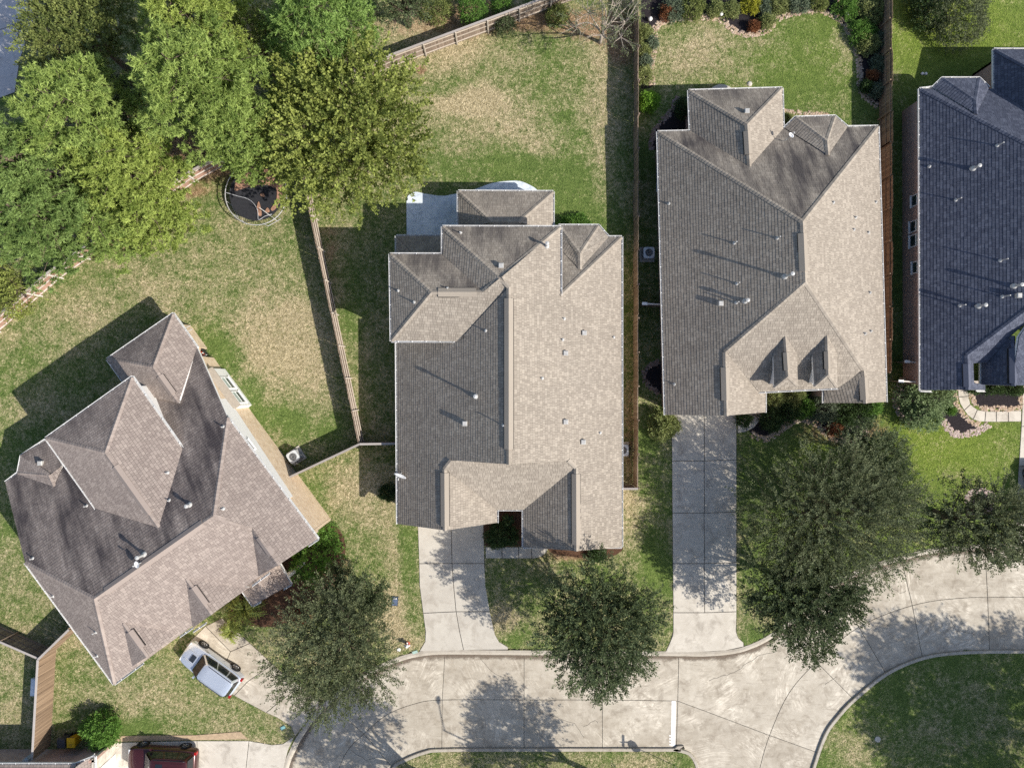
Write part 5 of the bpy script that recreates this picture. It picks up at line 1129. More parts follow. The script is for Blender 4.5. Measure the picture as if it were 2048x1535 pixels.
copy_tree(src, 2150, 1520, 0, 'street island oak shading the right-hand island from its edge', 2.2, 1.5)
copy_tree(src, 2190, 1640, 0, 'street island oak farthest down on the right-hand island', 4.0, 1.4)
copy_tree(src, 2270, 1490, 0, 'street island oak outermost on the right-hand island', 5.0, 1.4)

shrub('bright green leafy shrub at the corner of the turned house', 620, 1110, 2.2, 3.2, L_BRIGHT, 51, leaf=.2, wid=.09, n=520, twig=.5, rag=.5, ax=.85, ay=1.1)
shrub('clipped low green shrub beside the pale meter box', 645, 1072, 1.3, .8, L_BRIGHT, 52, n=420, leaf=.09)
fronds('yellow-green strap leaf plant under the turned house porch', 488, 1218, 1.6, 1.5, L_GUM, 53, 44)
fronds('smaller strap leaf plant beside the turned house drive', 462, 1262, 1.0, .9, L_GUM, 54, 26)
shrub('russet shrub in shade near the turned house drive', 600, 1228, .8, .7, L_RED, 55)
shrub('round glossy bush beside the yellow bin', 197, 1463, 1.45, 1.8, L_BRIGHT, 56, n=900, leaf=.12, wid=.08)
shrub('round bright lime bush beside the passage fence', 1299, 201, .82, 1.1, L_LIME, 57, n=420, rag=.1)
shrub('leafy bush at the top corner of the long driveway', 1328, 851, 1.2, 1.5, L_VARI, 58, n=560, leaf=.13, wid=.09)
shrub('clipped boxwood in the entry court of the middle house', 1003, 1072, 1.35, 1.0, L_BOX, 59, n=620, ax=1.0, ay=.72)
shrub('low dark shrub below the front gable of the middle house', 1195, 1108, .75, .6, L_BOX, 60)
shrub('low shrub by the eave beside the porch bay', 1150, 446, 1.1, .8, L_BRIGHT, 61, ax=1.3, ay=.6)
fronds('small spiky plant in the middle house entry court', 1016, 1040, .55, .5, L_BOX, 62, 18)
shrub('pale green feathery shrub in front of the slate-blue roof', 1853, 806, 2.05, 1.9, L_PALE, 63, n=820, leaf=.17, wid=.1, rag=.45, twig=.45)
shrub('clipped green disc shrub beside the curved slab walk', 1904, 820, .36, .4, L_BRIGHT, 64, n=160, leaf=.07, wid=.05, rag=.05)
for i, (x, y, r, ax) in enumerate(((1955, 776, .6, 1.4), (1990, 776, .7, 1.4), (2030, 778, .7, 1.4), (1895, 778, .6, 1.3))):
    shrub(('low green hedge shrub nearest the slate-blue entry', 'low green hedge shrub second from the slate-blue entry', 'low green hedge shrub farthest from the slate-blue entry', 'low green shrub left of the curved slab walk start')[i], x, y, r, .7, L_BOX, 65 + i, ax=ax, ay=.6, group='hedge by the slate-blue house' if i < 3 else None)
for i, (x, y, r, m, lb) in enumerate(((1550, 795, .9, L_VARI, 'variegated shrub under the dormer eave gutter'), (1590, 797, .9, L_VARI, 'second variegated shrub along the dormer eave gutter'), (1545, 838, 1.0, L_BOX, 'dark shrub at the mouth of the curved front walk'), (1578, 822, 1.0, L_BOX, 'dark shrub behind the stone border under the dormers'), (1612, 815, .9, L_BRIGHT, 'mid green shrub in the middle of the dormer bed'),
     (1650, 815, 1.3, L_SAGE, 'broad grey-green shrub by the small front gable'), (1690, 828, 1.1, L_BOX, 'dark shrub below the small front gable'), (1725, 825, 1.2, L_BOX, 'tall dark shrub at the far end of the dormer bed'), (1672, 858, .6, L_RED, 'small russet shrub on the stone border'), (1489, 838, .62, L_BOX, 'round dark shrub on the curved walk'), (1745, 815, .8, L_BRIGHT, 'bright shrub at the house corner by the fence gap'))):
    shrub(lb, x, y, r, .7 + .4 * r, m, 80 + i)
for i, (x, y, r, m, lb) in enumerate(((1290, 65, .55, L_VARI, 'pale shrub at the top of the passage fence bed'), (1287, 100, .5, L_VARI, 'pale shrub second down the passage fence bed'), (1291, 122, .45, L_SAGE, 'grey shrub third down the passage fence bed'), (1288, 148, .62, L_VARI, 'pale oval shrub lowest on the passage fence bed'),
     (1305, 85, .4, L_SAGE, 'small grey shrub against the stone border corner'), (1350, 16, .8, L_SAGE, 'grey-green shrub first along the top bed'), (1385, 12, .9, L_BROAD, 'olive shrub second along the top bed'), (1335, 24, .5, L_RED, 'russet clump at the start of the top bed'), (1432, 16, .55, L_VARI, 'round golden shrub third along the top bed'), (1463, 17, .55, L_VARI, 'round golden shrub fourth along the top bed'),
     (1505, 4, .7, L_YEL, 'yellow shrub at the top edge'), (1530, 15, .5, L_SAGE, 'small grey shrub below the yellow shrub'), (1535, 42, .5, L_VARI, 'variegated clump on the bend of the stone border'), (1508, 52, .35, L_RED, 'orange flowering clump by the white stones'), (1560, 6, .7, L_VARI, 'olive clump fifth along the top bed'), (1600, 4, .7, L_SAGE, 'grey clump sixth along the top bed'), (1640, 2, .6, L_BROAD, 'olive clump seventh along the top bed'),
     (1695, 12, .8, L_BRIGHT, 'green bush by the red flag at the top bed'), (1748, 20, .95, L_VARI, 'tall pale bush at the top corner by the brown fence'), (1725, 62, .85, L_BRIGHT, 'bright leafy shrub inside the border corner'), (1738, 85, .75, L_VARI, 'pale shrub below the bright leafy shrub'), (1764, 72, .42, L_SAGE, 'clipped grey ball first along the brown fence'), (1765, 92, .42, L_SAGE, 'clipped grey ball second along the brown fence'),
     (1757, 121, .5, L_SAGE, 'clipped grey ball third along the brown fence'), (1758, 137, .55, L_SAGE, 'clipped grey ball fourth along the brown fence'), (1745, 152, .5, L_RED, 'reddish clump beside the clipped grey balls'), (1754, 179, .62, L_SAGE, 'largest clipped grey ball lowest along the brown fence'), (1733, 172, .4, L_BOX, 'small dark shrub at the lower border bend'))):
    shrub(lb, x, y, r * (1.0 if 'ball' in lb else 1.22), .5 + .5 * r, m, 120 + i, rag=.1 if 'ball' in lb else .3)
for i, (x, y, r, h_, m, lb) in enumerate(((945, 18, 1.15, 2.2, L_BRIGHT, 'green bush beyond the capped fence'), (1000, 5, .8, 1.4, L_BRIGHT, 'second green bush beyond the capped fence'), (1010, 45, .85, 1.6, L_OAK, 'dark bush against the capped fence'), (1115, 30, .9, 1.0, L_BROAD, 'dark clump under the thin grey tree'), (870, 8, 1.4, 1.6, L_BROAD, 'dull green thicket at the top edge'), (1925, 18, 2.6, 2.6, L_OAK2, 'dark spreading bush on the bright far lawn'), (1865, 12, 1.6, 2.0, L_BOX, 'dark bush beside the wooden shed corner'),
      (1575, 236, .35, .4, L_VARI, 'small pale clump in the roof notch bed'), (1370, 215, .8, .9, L_BOX, 'dark shrub in the shaded roof notch'), (12, 600, 1.6, 1.8, L_GUM, 'olive bush outside the red-brown fence'), (775, 985, .7, .6, L_BOX, 'dark shrub in the shade by the satellite dish'))):
    shrub(lb, x, y, r, h_, m, 170 + i)

# ------------------------------------------------------------------ vehicles
def paint(name, col, rough=0.25, metal=0.55):
    m, nt, b = new_mat(name); setp(nt, b, Base_Color=mix(nt, rng_map(nt, noise(nt, pos(nt), 1.5, 3.0), .3, .7, 0.0, .12), col, tuple(c * .6 for c in col)), Roughness=rough, Metallic=metal)
    b.inputs['Coat Weight'].default_value = 0.6; b.inputs['Coat Roughness'].default_value = 0.05
    return m
CARGLASS, nt_, b_ = new_mat('car_glass'); setp(nt_, b_, Base_Color=(0.012, 0.016, 0.02), Roughness=0.04); b_.inputs['Specular IOR Level'].default_value = 0.8
LAMP_RED = simple('tail_lamp', (0.35, 0.01, 0.01), 0.2); LAMP_W = simple('head_lamp', (0.7, 0.72, 0.74), 0.12)
RIM = simple('alloy_rim', (0.45, 0.45, 0.46), 0.3, 0.9)
def car(label, cpx, heading, L, W, Hh, wb, col, cat='car', scoop=True, sunroof=False, metal=.55):
    c = P(*cpx, 0); root = thing('parked_car', label, cat, (c.x, c.y, 0.035), math.atan2(heading[1], heading[0]))
    pm = paint('paint_' + cat, col, .25, metal); h = W / 2; belt = Hh * .60
    st = [(-L / 2, .80, .42, .62, belt * .80), (-L / 2 + .10, .93, .30, .62, belt * .98), (-L / 2 + .45, .985, .26, .7, belt), (-L * .2, 1.0, .24, .7, belt), (L * .10, 1.0, .24, .7, belt), (L * .20, 1.0, .24, .7, belt * .985), (L * .36, .98, .26, .68, belt * .93), (L / 2 - .22, .92, .28, .62, belt * .86), (L / 2 - .06, .80, .34, .58, belt * .76), (L / 2, .66, .42, .56, belt * .66)]
    mb = MB(); rings = []
    for x, wf, zb, zm, zt in st:
        w = h * wf; rings.append([(x, y, z) for y, z in ((-w * .86, zb), (-w * .99, zb + .12), (-w, zm), (-w * .975, zt - .12), (-w * .90, zt - .03), (-w * .55, zt + .02), (0, zt + .04), (w * .55, zt + .02), (w * .90, zt - .03), (w * .975, zt - .12), (w, zm), (w * .99, zb + .12), (w * .86, zb))])
    m = 13; vs_ = [v for r_ in rings for v in r_]; fs = []
    for i in range(len(rings) - 1):
        for k_ in range(m): fs.append((i * m + k_, i * m + (k_ + 1) % m, (i + 1) * m + (k_ + 1) % m, (i + 1) * m + k_))
    fs += [tuple(range(m)), tuple(range((len(rings) - 1) * m, len(rings) * m))]
    mb.add(vs_, fs); body = mb.build('body', pm, root, smooth=True)
    md = body.modifiers.new('sub', 'SUBSURF'); md.levels = 1; md.render_levels = 2
    # greenhouse: base at the belt, roof above
    xr0, xr1 = -L / 2 + .34, L * .085; xb0, xb1 = -L / 2 + .12, L * .225; wb_, wt = h * .90, h * .73; z0, z1 = belt - .03, Hh - .05
    def gp(u, s, t):           # u 0 rear..1 front, s -1..1 side, t 0 base..1 roof
        xb, xt = xb0 + (xb1 - xb0) * u, xr0 + (xr1 - xr0) * u; x = xb + (xt - xb) * t; w = wb_ + (wt - wb_) * t
        w *= 1 - .07 * (abs(2 * u - 1) ** 3); return Vector((x, s * w, z0 + (z1 - z0) * t))
    mb = MB(); sgp = lambda v, e: math.copysign(abs(v) ** e, v); loop = []
    for k_ in range(48):
        a = 2 * math.pi * k_ / 48; loop.append(((1 + sgp(math.cos(a), .30)) / 2, sgp(math.sin(a), .30)))
    n = len(loop)
    mb.add([gp(u, s, 0) for u, s in loop] + [gp(u, s, 1) for u, s in loop], [(i, (i + 1) % n, n + (i + 1) % n, n + i) for i in range(n)]); mb.build('pillars', pm, root)
    mb = MB(); rl = [gp(u, s, 1) for u, s in loop]; cen = Vector(((xr0 + xr1) / 2, 0, 0))
    r2 = [Vector((cen.x + (v.x - cen.x) * .93, v.y * .93, z1 + .045)) for v in rl]; r3 = [Vector((cen.x + (v.x - cen.x) * .6, v.y * .6, z1 + .062)) for v in rl]
    mb.add(rl + r2 + r3, [(i, (i + 1) % n, n + (i + 1) % n, n + i) for i in range(n)] + [(n + i, n + (i + 1) % n, 2 * n + (i + 1) % n, 2 * n + i) for i in range(n)] + [tuple(range(2 * n, 3 * n))]); roof = mb.build('roof', pm, root, smooth=True)
    for y in (-.36, -.12, .12, .36):
        mb = MB(); mb.bar((xr0 + .3, y * wt * 1.6, z1 + .064), (xr1 - .35, y * wt * 1.6, z1 + .064), .03, .014); mb.build('roof_rib', pm, roof)
    def glass(name, us, ss, ts, off):
        mb = MB(); q = [gp(us[0], ss[0], ts[0]), gp(us[1], ss[1], ts[0]), gp(us[2], ss[1], ts[1]), gp(us[3], ss[0], ts[1])]
        mb.add([v + off for v in q] + [v + off * .2 for v in q], [(0, 1, 2, 3)] + [(i, 4 + i, 4 + (i + 1) % 4, (i + 1) % 4) for i in range(4)]); mb.build(name, CARGLASS, root)
    glass('windshield', (1, 1, 1, 1), (-.88, .88), (.07, .95), Vector((.015, 0, .012))); glass('rear_window', (0, 0, 0, 0), (-.85, .85), (.15, .9), Vector((-.015, 0, .012)))
    for s in (-1, 1):
        off = Vector((0, s * .016, .006))
        for u0, u1, u2, u3 in ((.05, .27, .27, .09), (.30, .60, .60, .30), (.63, .97, .93, .63)):
            mb = MB(); q = [gp(u0, s, .12), gp(u1, s, .12), gp(u2, s, .90), gp(u3, s, .90)]; mb.add([v + off for v in q] + [v + off * .1 for v in q], [(0, 1, 2, 3)] + [(i, 4 + i, 4 + (i + 1) % 4, (i + 1) % 4) for i in range(4)]); mb.build('side_window', CARGLASS, root)
        rr = MB(); rr.tube([gp(.05, s * .86, 1) + Vector((0, 0, .03)), gp(.08, s * .9, 1) + Vector((0, 0, .09)), gp(.85, s * .9, 1) + Vector((0, 0, .09)), gp(.9, s * .86, 1) + Vector((0, 0, .03))], .022, 6); rr.build('roof_rail', DARKMETAL, root)
        mm = MB(); mx = xb1 - .45; mm.box(mx - .07, mx + .07, s * h * 1.0 - .0 if s > 0 else -h * 1.13, s * h * 1.13 if s > 0 else -h * 1.0, belt - .02, belt + .16); mm.build('mirror', pm, root)
        hl = MB(); hl.box(L / 2 - .32, L / 2 - .10, s * h * .62 - .17, s * h * .62 + .17, belt * .70, belt * .80); hl.build('headlight', LAMP_W, root)
        tl = MB(); tl.box(-L / 2 - .015, -L / 2 + .14, s * h * .78 - .10, s * h * .78 + .10, belt * .70, belt * .96); tl.build('taillight', LAMP_RED, root)
        for wx in (wb / 2 + .08, -wb / 2 + .08):
            T = Matrix.Translation((wx, s * (h - .10), .37)) @ Matrix.Rotation(math.pi / 2, 4, 'X'); R0 = .37
            w_ = MB(); w_.lathe([(R0 * .62, -.12), (R0 * .95, -.13), (R0, -.08), (R0, .08), (R0 * .95, .13), (R0 * .62, .12)], 22, 0, T); wo = w_.build('wheel', BLACKRUB, root, smooth=True)
            rm = MB(); T2 = Matrix.Translation((wx, s * (h + .015), .37)) @ Matrix.Rotation(math.pi / 2, 4, 'X'); rm.lathe([(R0 * .66, -.015), (R0 * .6, .012), (R0 * .54, -.015)], 20, 0, T2)
            for k_ in range(6):
                a = k_ * math.pi / 3; d = Vector((math.cos(a), 0, math.sin(a))); o_ = Vector((wx, s * (h + .012), .37)); rm.bar(o_ + d * .04, o_ + d * R0 * .58, .065, .03)
            rm.lathe([(0.001, .02 * -s), (.06, .015 * -s), (.065, -.01)], 10, 0, T2); rm.build('rim', RIM, wo)
            ar = MB(); T3 = Matrix.Translation((wx, s * (h - .012), .40)) @ Matrix.Rotation(math.pi / 2, 4, 'X'); ar.lathe([(.001, 0), (.44, 0), (.44, .03)], 24, 0, T3); ar.build('wheel_arch', BLACKRUB, root)
    if scoop:
        sc = MB(); sc.box(L * .27, L * .345, -.26, .26, belt + .0, belt + .03); sc.build('hood_panel', simple('hood_decal', (.02, .025, .035), .4), root)
        for s in (-1, 1):
            hb_ = MB(); hb_.bar((L * .24, s * .42, belt + .02), (L * .42, s * .36, belt * .93 + .03), .06, .03); hb_.build('hood_rib', pm, root)
    if sunroof:
        sr = MB(); sr.box(xr1 - .95, xr1 - .45, -.36, .36, z1 + .05, z1 + .072); sr.build('sunroof', CARGLASS, root)
    return root
car('silver SUV with dark hood panel on the turned house drive', (431, 1328), (-.812, .585), 4.85, 1.95, 1.74, 2.92, (0.66, 0.71, 0.79))
car('dark red SUV with sunroof at the bottom edge', (336, 1509), (-1, .045), 5.2, 2.0, 1.85, 3.15, (0.06, 0.013, 0.014), scoop=False, sunroof=True, metal=.3)
car('grey car on the far driveway cut by the photo edge', (2068, 985), (0.03, 1), 4.7, 1.85, 1.5, 2.8, (0.28, 0.27, 0.30), scoop=False)

# ------------------------------------------------------------------ corner house with the brick wall at the bottom edge
he = House('house', 'brick house corner with stone garage front below the warm board fence', (60, 1600), SH_BROWN, BRICK_RED)
e = [P(-140, 1600, 2.75), P(-140, 1528, 2.75), P(150, 1528, 2.75), P(186, 1511, 2.75), P(188, 1860, 2.75)]
he.slope([P(-140, 1528, 2.75), P(150, 1528, 2.75), P(60, 1720, 5.4), P(-140, 1720, 5.4)], 0.2); he.slope([P(150, 1528, 2.75), P(188, 1513, 2.75), P(190, 1900, 2.75), P(60, 1720, 5.4)], 0.0)
he.gutter(P(-140, 1528, 2.75), P(150, 1528, 2.75), P(0, 1700, 3)); he.gutter(P(150, 1528, 2.75), P(188, 1513, 2.75), P(60, 1700, 3)); he.gutter(P(188, 1513, 2.75), P(190, 1900, 2.75), P(60, 1700, 3))
he.finish()
c0, c1, c2, c3 = P(-160, 1497), P(166, 1497), P(230, 1480), P(231, 1850)
up = Vector((0, 0, 2.62)); STONE = simple('pale_stone', (0.56, 0.50, 0.42), .85, var=.3, scale=3.5, bmp=.4)
he.wall(c1 + up, c0 + up); he.wall(c2 + up, c1 + up); he.wall(c3 + up, c2 + up, mat=STONE)
he.door((c2.x + .02, c2.y - 1.0), (c2.x + .02, c2.y - 5.2), 2.2, Vector((1, 0, 0)))
PAVED.append([(-160, 1497), (166, 1497), (230, 1480), (231, 1850), (-160, 1850)])
mp = P(83, 1499, 0); mb = MB(); mb.box(mp.x - .22, mp.x + .22, mp.y - .0, mp.y + .20, .95, 1.75); mb.lathe([(.001, 1.62), (.1, 1.62), (.1, 1.58)], 10, 0, ox=mp.x, oy=mp.y + .21); mb.build('meter_box', simple('meter_grey', (.50, .55, .60), .4, .3), he.root)
mb = MB(); mb.tube([(mp.x + .3, mp.y + .06, 0), (mp.x + .3, mp.y + .06, 2.4)], .03, 6); mb.build('conduit', METAL, he.root)

# ------------------------------------------------------------------ small things
def ac_unit(label, px, py, rz, size=0.82):
    p = P(px, py, .85); root = thing('air_conditioner', label, 'air conditioner', (p.x, p.y, 0), rz); s = size / 2
    mb = MB(); mb.box(-s - .15, s + .15, -s - .15, s + .15, -.05, .07); mb.build('pad', CONC_DRIVE, root)
    mb = MB(); mb.box(-s + .02, s - .02, -s + .02, s - .02, .07, .8); mb.build('cabinet', simple('ac_dark_louvre', (.10, .105, .11), .6, .4), root)
    for i in range(9):
        z = .12 + i * .075
        for a in range(4):
            T = Matrix.Rotation(a * math.pi / 2, 4, 'Z'); l_ = MB(); l_.box(-s + .05, s - .05, s - .022, s + .0, z, z + .03, 0, T); l_.build('louvre', METAL, root)
    mb = MB(); c = s * .8; oc = [(-s, -c), (-c, -s), (c, -s), (s, -c), (s, c), (c, s), (-c, s), (-s, c)]; R0 = s * .70; n = 24
    outer = []
    for k_ in range(n):
        a = 2 * math.pi * k_ / n; d = np.array([math.cos(a), math.sin(a)]); t = min(s / max(abs(d[0]), 1e-6), s / max(abs(d[1]), 1e-6), 1.28 * s); outer.append((d[0] * t, d[1] * t))
    vs_ = [(x, y, .86) for x, y in outer] + [(R0 * math.cos(2 * math.pi * k_ / n), R0 * math.sin(2 * math.pi * k_ / n), .87) for k_ in range(n)] + [(x, y, .78) for x, y in outer]
    mb.add(vs_, [(k_, (k_ + 1) % n, n + (k_ + 1) % n, n + k_) for k_ in range(n)] + [(k_, 2 * n + k_, 2 * n + (k_ + 1) % n, (k_ + 1) % n) for k_ in range(n)]); top = mb.build('top_cover', simple('ac_top_grey', (.62, .64, .64), .45, .2, var=.08), root)
    mb = MB(); mb.lathe([(.001, .70), (R0, .70), (R0, .87)], n); mb.build('fan_well', simple('ac_well', (.07, .075, .08), .7), top)
    for k_ in range(3):
        a = k_ * 2.094; T = Matrix.Rotation(a, 4, 'Z') @ Matrix.Rotation(.35, 4, 'X'); b = MB(); b.add([T @ Vector(v) for v in ((.04, -.03, .74), (R0 * .9, -.13, .74), (R0 * .93, .10, .76), (.05, .05, .76))], [(0, 1, 2, 3)]); b.build('fan_blade', METAL, top)
    mb = MB(); mb.lathe([(.001, .80), (.06, .79), (.07, .72)], 12); mb.build('fan_hub', METAL, top)
    for q in (.35, .55, .78, .97):
        mb = MB(); mb.tube([(R0 * q * math.cos(a), R0 * q * math.sin(a), .885) for a in np.linspace(0, 2 * math.pi, 22)], .006, 4, cap=False); mb.build('guard_ring', METAL, top)
    return root
ac_unit('grey air conditioner at the corner of the turned house', 586, 913, math.radians(33))
ac_unit('white air conditioner in the shaded passage beside the dormer house', 1298, 505, 0.0)
ac_unit('air conditioner half hidden under the eave of the middle house', 1246, 900, 0.0)

def dish(label, base, tilt, az, size, mast, parent=None):
    root = thing('satellite_dish', label, 'satellite dish', tuple(base)); mb = MB()
    mb.tube([(0, 0, -.15), (0, 0, mast * .5), (mast * .25 * math.cos(az), mast * .25 * math.sin(az), mast)], .03, 8); mb.build('mast', VENTW, root)
    T = Matrix.Translation((mast * .25 * math.cos(az), mast * .25 * math.sin(az), mast)) @ Matrix.Rotation(az, 4, 'Z') @ Matrix.Rotation(tilt, 4, 'Y')
    d = MB(); d.lathe([(.001, 0), (size * .4, .02), (size * .75, .07), (size, .13), (size, .115), (size * .7, .05), (.001, -.02)], 20, 0, T @ Matrix.Diagonal((.85, 1.1, 1, 1))); d.build('reflector', simple('dish_white', (.8, .8, .8), .4, var=.05), root, smooth=True)
    a = MB(); a.tube([T @ Vector((-size * .8, 0, .05)), T @ Vector((-size * .3, 0, .45))], .018, 6); a.tube([T @ Vector((-size * .32, 0, .40)), T @ Vector((-size * .26, 0, .52))], .05, 8); a.build('receiver_arm', VENTW, root); return root
b_ = hb.on_roof(804, 944); dish('white oval satellite dish on the eave of the middle house', b_, R(62), R(250), .42, .4)
b_ = hc.on_roof(1568, 283); dish('small white dish with angled arm in the dormer roof valley', b_, R(15), R(40), .18, .75)
b_ = ha.on_roof(283, 1124); dish('small round dish beside the flue of the turned house', b_, R(10), R(200), .2, .3)
dish('white dish on a ground mast by the grey pavement lane', P(60, 30, 0), R(35), R(-60), .34, 1.2)

def trampoline(label, px, py, r):
    p = P(px, py, .9); root = thing('trampoline', label, 'trampoline', (p.x, p.y, 0)); n = 36; zt = .9
    mat_r = r - .32
    mb = MB(); mb.lathe([(.001, zt - .10), (mat_r * .5, zt - .07), (mat_r, zt - .01), (mat_r, zt - .03), (.001, zt - .12)], n); mb.build('mat', simple('trampoline_mat', (.022, .022, .026), .75, var=.3), root)
    mb = MB(); mb.tube([(r * math.cos(a), r * math.sin(a), zt) for a in np.linspace(0, 2 * math.pi, 49)], .034, 8, cap=False); mb.build('frame_ring', METAL, root)
    sp = MB()
    for k_ in range(84):
        a = 2 * math.pi * k_ / 84; sp.tube([(mat_r * math.cos(a), mat_r * math.sin(a), zt - .01), ((r - .02) * math.cos(a), (r - .02) * math.sin(a), zt)], .009, 4, cap=False)
    sp.build('springs', DARKMETAL, root, kind='stuff')
    for k_ in range(4):
        a = k_ * math.pi / 2 + .5; q = [(r * .98 * math.cos(a + da), r * .98 * math.sin(a + da), z) for da, z in ((-.25, zt), (-.25, .03), (.25, .03), (.25, zt))]; l_ = MB(); l_.tube(q, .03, 6); l_.build('leg', METAL, root)
    for a, h_, lean in ((2.85, 1.2, (.55, -.50)), (5.35, 1.5, (-.80, .62)), (.6, 1.6, (-.3, -.3)), (4.3, .5, (-.2, .2))):
        c = Vector((r * math.cos(a), r * math.sin(a), .3)); po = MB(); po.tube([c, c + Vector((lean[0], lean[1], h_))], .026, 6); po.build('net_pole', METAL, root)
    rp = MB(); pts = smooth_line([(-r * .98, .1), (-r * .6, -.15), (-r * .2, -.45), (.1, -1.1), (.2, -1.9), (.6, -1.7), (1.2, -1.5)], 5); rp.tube([(x, y, zt + .06 + .04 * math.sin(i)) for i, (x, y) in enumerate(pts)], .022, 5); rp.build('loose_net', simple('net_grey', (.45, .45, .46), .7), root)
    lit = simple('pine_litter', (.36, .20, .13), .95, var=.4, scale=5, bmp=.5)
    for poly in ([(-1.6, .3), (-1.2, .35), (-.8, .5), (-.1, .62), (.7, .7), (1.3, .5), (1.55, .3), (1.5, -.5), (1.1, -1.1), (1.35, -1.2), (1.85, -.4), (1.95, .4), (1.5, 1.3), (.6, 1.95), (-.5, 1.95), (-1.3, 1.4)], [(.05, -1.15), (.2, -1.6), (.42, -1.5), (.2, -.55)], [(.3, .0), (.55, .05), (.62, -.15), (.45, -.2)], [(.65, -1.4), (1.0, -1.3), (.85, -1.0)]):
        q = smooth_line(poly, 3, True); mb = MB(); mb.prism([(x, y, zt + .035 - .05 * (1 - (x * x + y * y) / 4)) for x, y in q], zt - .12); mb.build('leaf_litter', lit, root)
    return root
trampoline('round black trampoline with fallen net poles under the sweetgum', 512, 388, 2.3)

def bin_(label, px, py, lid, body, rz=0.0):
    p = P(px, py, 1.05); root = thing('wheelie_bin', label, 'bin', (p.x, p.y, .0), rz, 'bins by the brick wall'); mb = MB()
    mb.add([(-.22, -.26, .06), (.22, -.26, .06), (.22, .24, .06), (-.22, .24, .06), (-.28, -.34, .95), (.28, -.34, .95), (.28, .32, .95), (-.28, .32, .95)], [(0, 3, 2, 1), (0, 1, 5, 4), (1, 2, 6, 5), (2, 3, 7, 6), (3, 0, 4, 7), (4, 5, 6, 7)]); mb.build('body', body, root)
    mb = MB(); mb.add([(-.31, -.37, .95), (.31, -.37, .95), (.31, .38, .96), (-.31, .38, .96), (-.27, -.33, 1.02), (.27, -.33, 1.02), (.27, .33, 1.06), (-.27, .33, 1.06)], [(0, 3, 2, 1), (0, 1, 5, 4), (1, 2, 6, 5), (2, 3, 7, 6), (3, 0, 4, 7), (4, 5, 6, 7)]); l_ = mb.build('lid', lid, root)
    for k_ in (0, 1):                                   # embossed lid emblem: two small arcs
        e_ = MB(); e_.tube([(.09 * math.cos(a), -.12 + .07 * math.sin(a), 1.04) for a in np.linspace(k_ * math.pi + .3, k_ * math.pi + 2.8, 8)], .012, 4); e_.build('emblem', DARKMETAL, l_)
    for s in (-1, 1):
        w = MB(); w.lathe([(.05, -.03), (.12, -.03), (.12, .03), (.05, .03)], 14, 0, Matrix.Translation((s * .24, .26, .12)) @ Matrix.Rotation(math.pi / 2, 4, 'Y')); w.build('wheel', BLACKRUB, root)
    h_ = MB(); h_.tube([(-.22, .36, .93), (-.22, .44, 1.0), (.22, .44, 1.0), (.22, .36, .93)], .018, 6); h_.build('handle', DARKMETAL, root)
DK = simple('bin_charcoal', (.045, .047, .055), .5)
bin_('yellow-lidded bin beside the round glossy bush', 140.5, 1486, simple('bin_yellow', (.62, .36, .012), .45, var=.08), simple('bin_body_yellow', (.55, .31, .01), .5))
bin_('charcoal bin in shade beside the yellow bin', 121, 1487, DK, DK)

# fire hydrant, lids and markers on the verge
p = P(814.6, 1289, .3); hy = thing('fire_hydrant', 'white-topped red fire hydrant on the verge by the middle driveway', 'hydrant', (p.x, p.y, 0)); RED = simple('hydrant_red', (.50, .07, .03), .5); WH = simple('hydrant_white', (.8, .78, .75), .5)
mb = MB(); mb.lathe([(.17, -.03), (.17, .06), (.11, .08), (.11, .48), (.14, .5), (.14, .54)], 14); mb.build('barrel', RED, hy)
mb = MB(); mb.lathe([(.14, .54), (.12, .62), (.06, .68), (.03, .69), (.03, .74), (.001, .74)], 14); mb.build('bonnet', WH, hy)
for a in (0, math.pi / 2, math.pi):
    mb = MB(); mb.lathe([(.001, .22), (.075, .22), (.075, .16), (.055, .15), (.055, .0)], 12, 0, Matrix.Translation((0, 0, .38)) @ Matrix.Rotation(a, 4, 'Z') @ Matrix.Rotation(math.pi / 2, 4, 'Y')); mb.build('outlet_cap', WH, hy)
def lid_round(label, px, py, r, mat):
    p = P(px, py); mb = MB(); mb.lathe([(.001, .035), (r * .8, .035), (r, .03), (r, -.05)], 18); o = mb.build('valve_cover', mat, None); o.location = (p.x, p.y, .02); tag(o, label, 'cover')
lid_round('small round white valve cover beside the hydrant', 798, 1298, .14, WH)
lid_round('round manhole stone in the right-hand island grass', 1755, 1477, .22, CONC_DRIVE)
p = P(790, 1201); ub = thing('utility_box', 'dark blue utility box lid in the front lawn', 'utility box', (p.x, p.y, 0), -.1); mb = MB(); mb.box(-.24, .24, -.36, .36, -.1, .05); mb.build('rim', simple('box_rim', (.05, .055, .07), .6), ub); mb = MB(); mb.box(-.2, .2, -.32, .32, .05, .07); ld = mb.build('lid', simple('box_lid', (.10, .13, .20), .5), ub)
for x in (-.07, .07): mb = MB(); mb.box(x - .05, x + .05, .16, .25, .07, .085); mb.build('reader_cap', WH, ub)
p = P(566, 1454); ub = thing('utility_box', 'teal utility marker lid on the grass point between drives', 'utility box', (p.x, p.y, 0), .5); mb = MB(); mb.box(-.19, .19, -.13, .13, -.1, .05); mb.build('rim', simple('box_rim_teal', (.10, .20, .20), .6), ub); mb = MB(); mb.box(-.16, .16, -.10, .10, .05, .065); mb.build('lid', simple('box_lid_teal', (.22, .42, .42), .5), ub)
p = P(830, 1303); mb = MB(); mb.box(-.2, .2, -.1, .1, -.05, .05); o = mb.build('drain_marker', simple('marker_green', (.35, .48, .42), .6), None); o.location = (p.x, p.y, 0); o.rotation_euler = (0, 0, .3); tag(o, 'pale green marker slab on the kerb by the hydrant', 'marker')
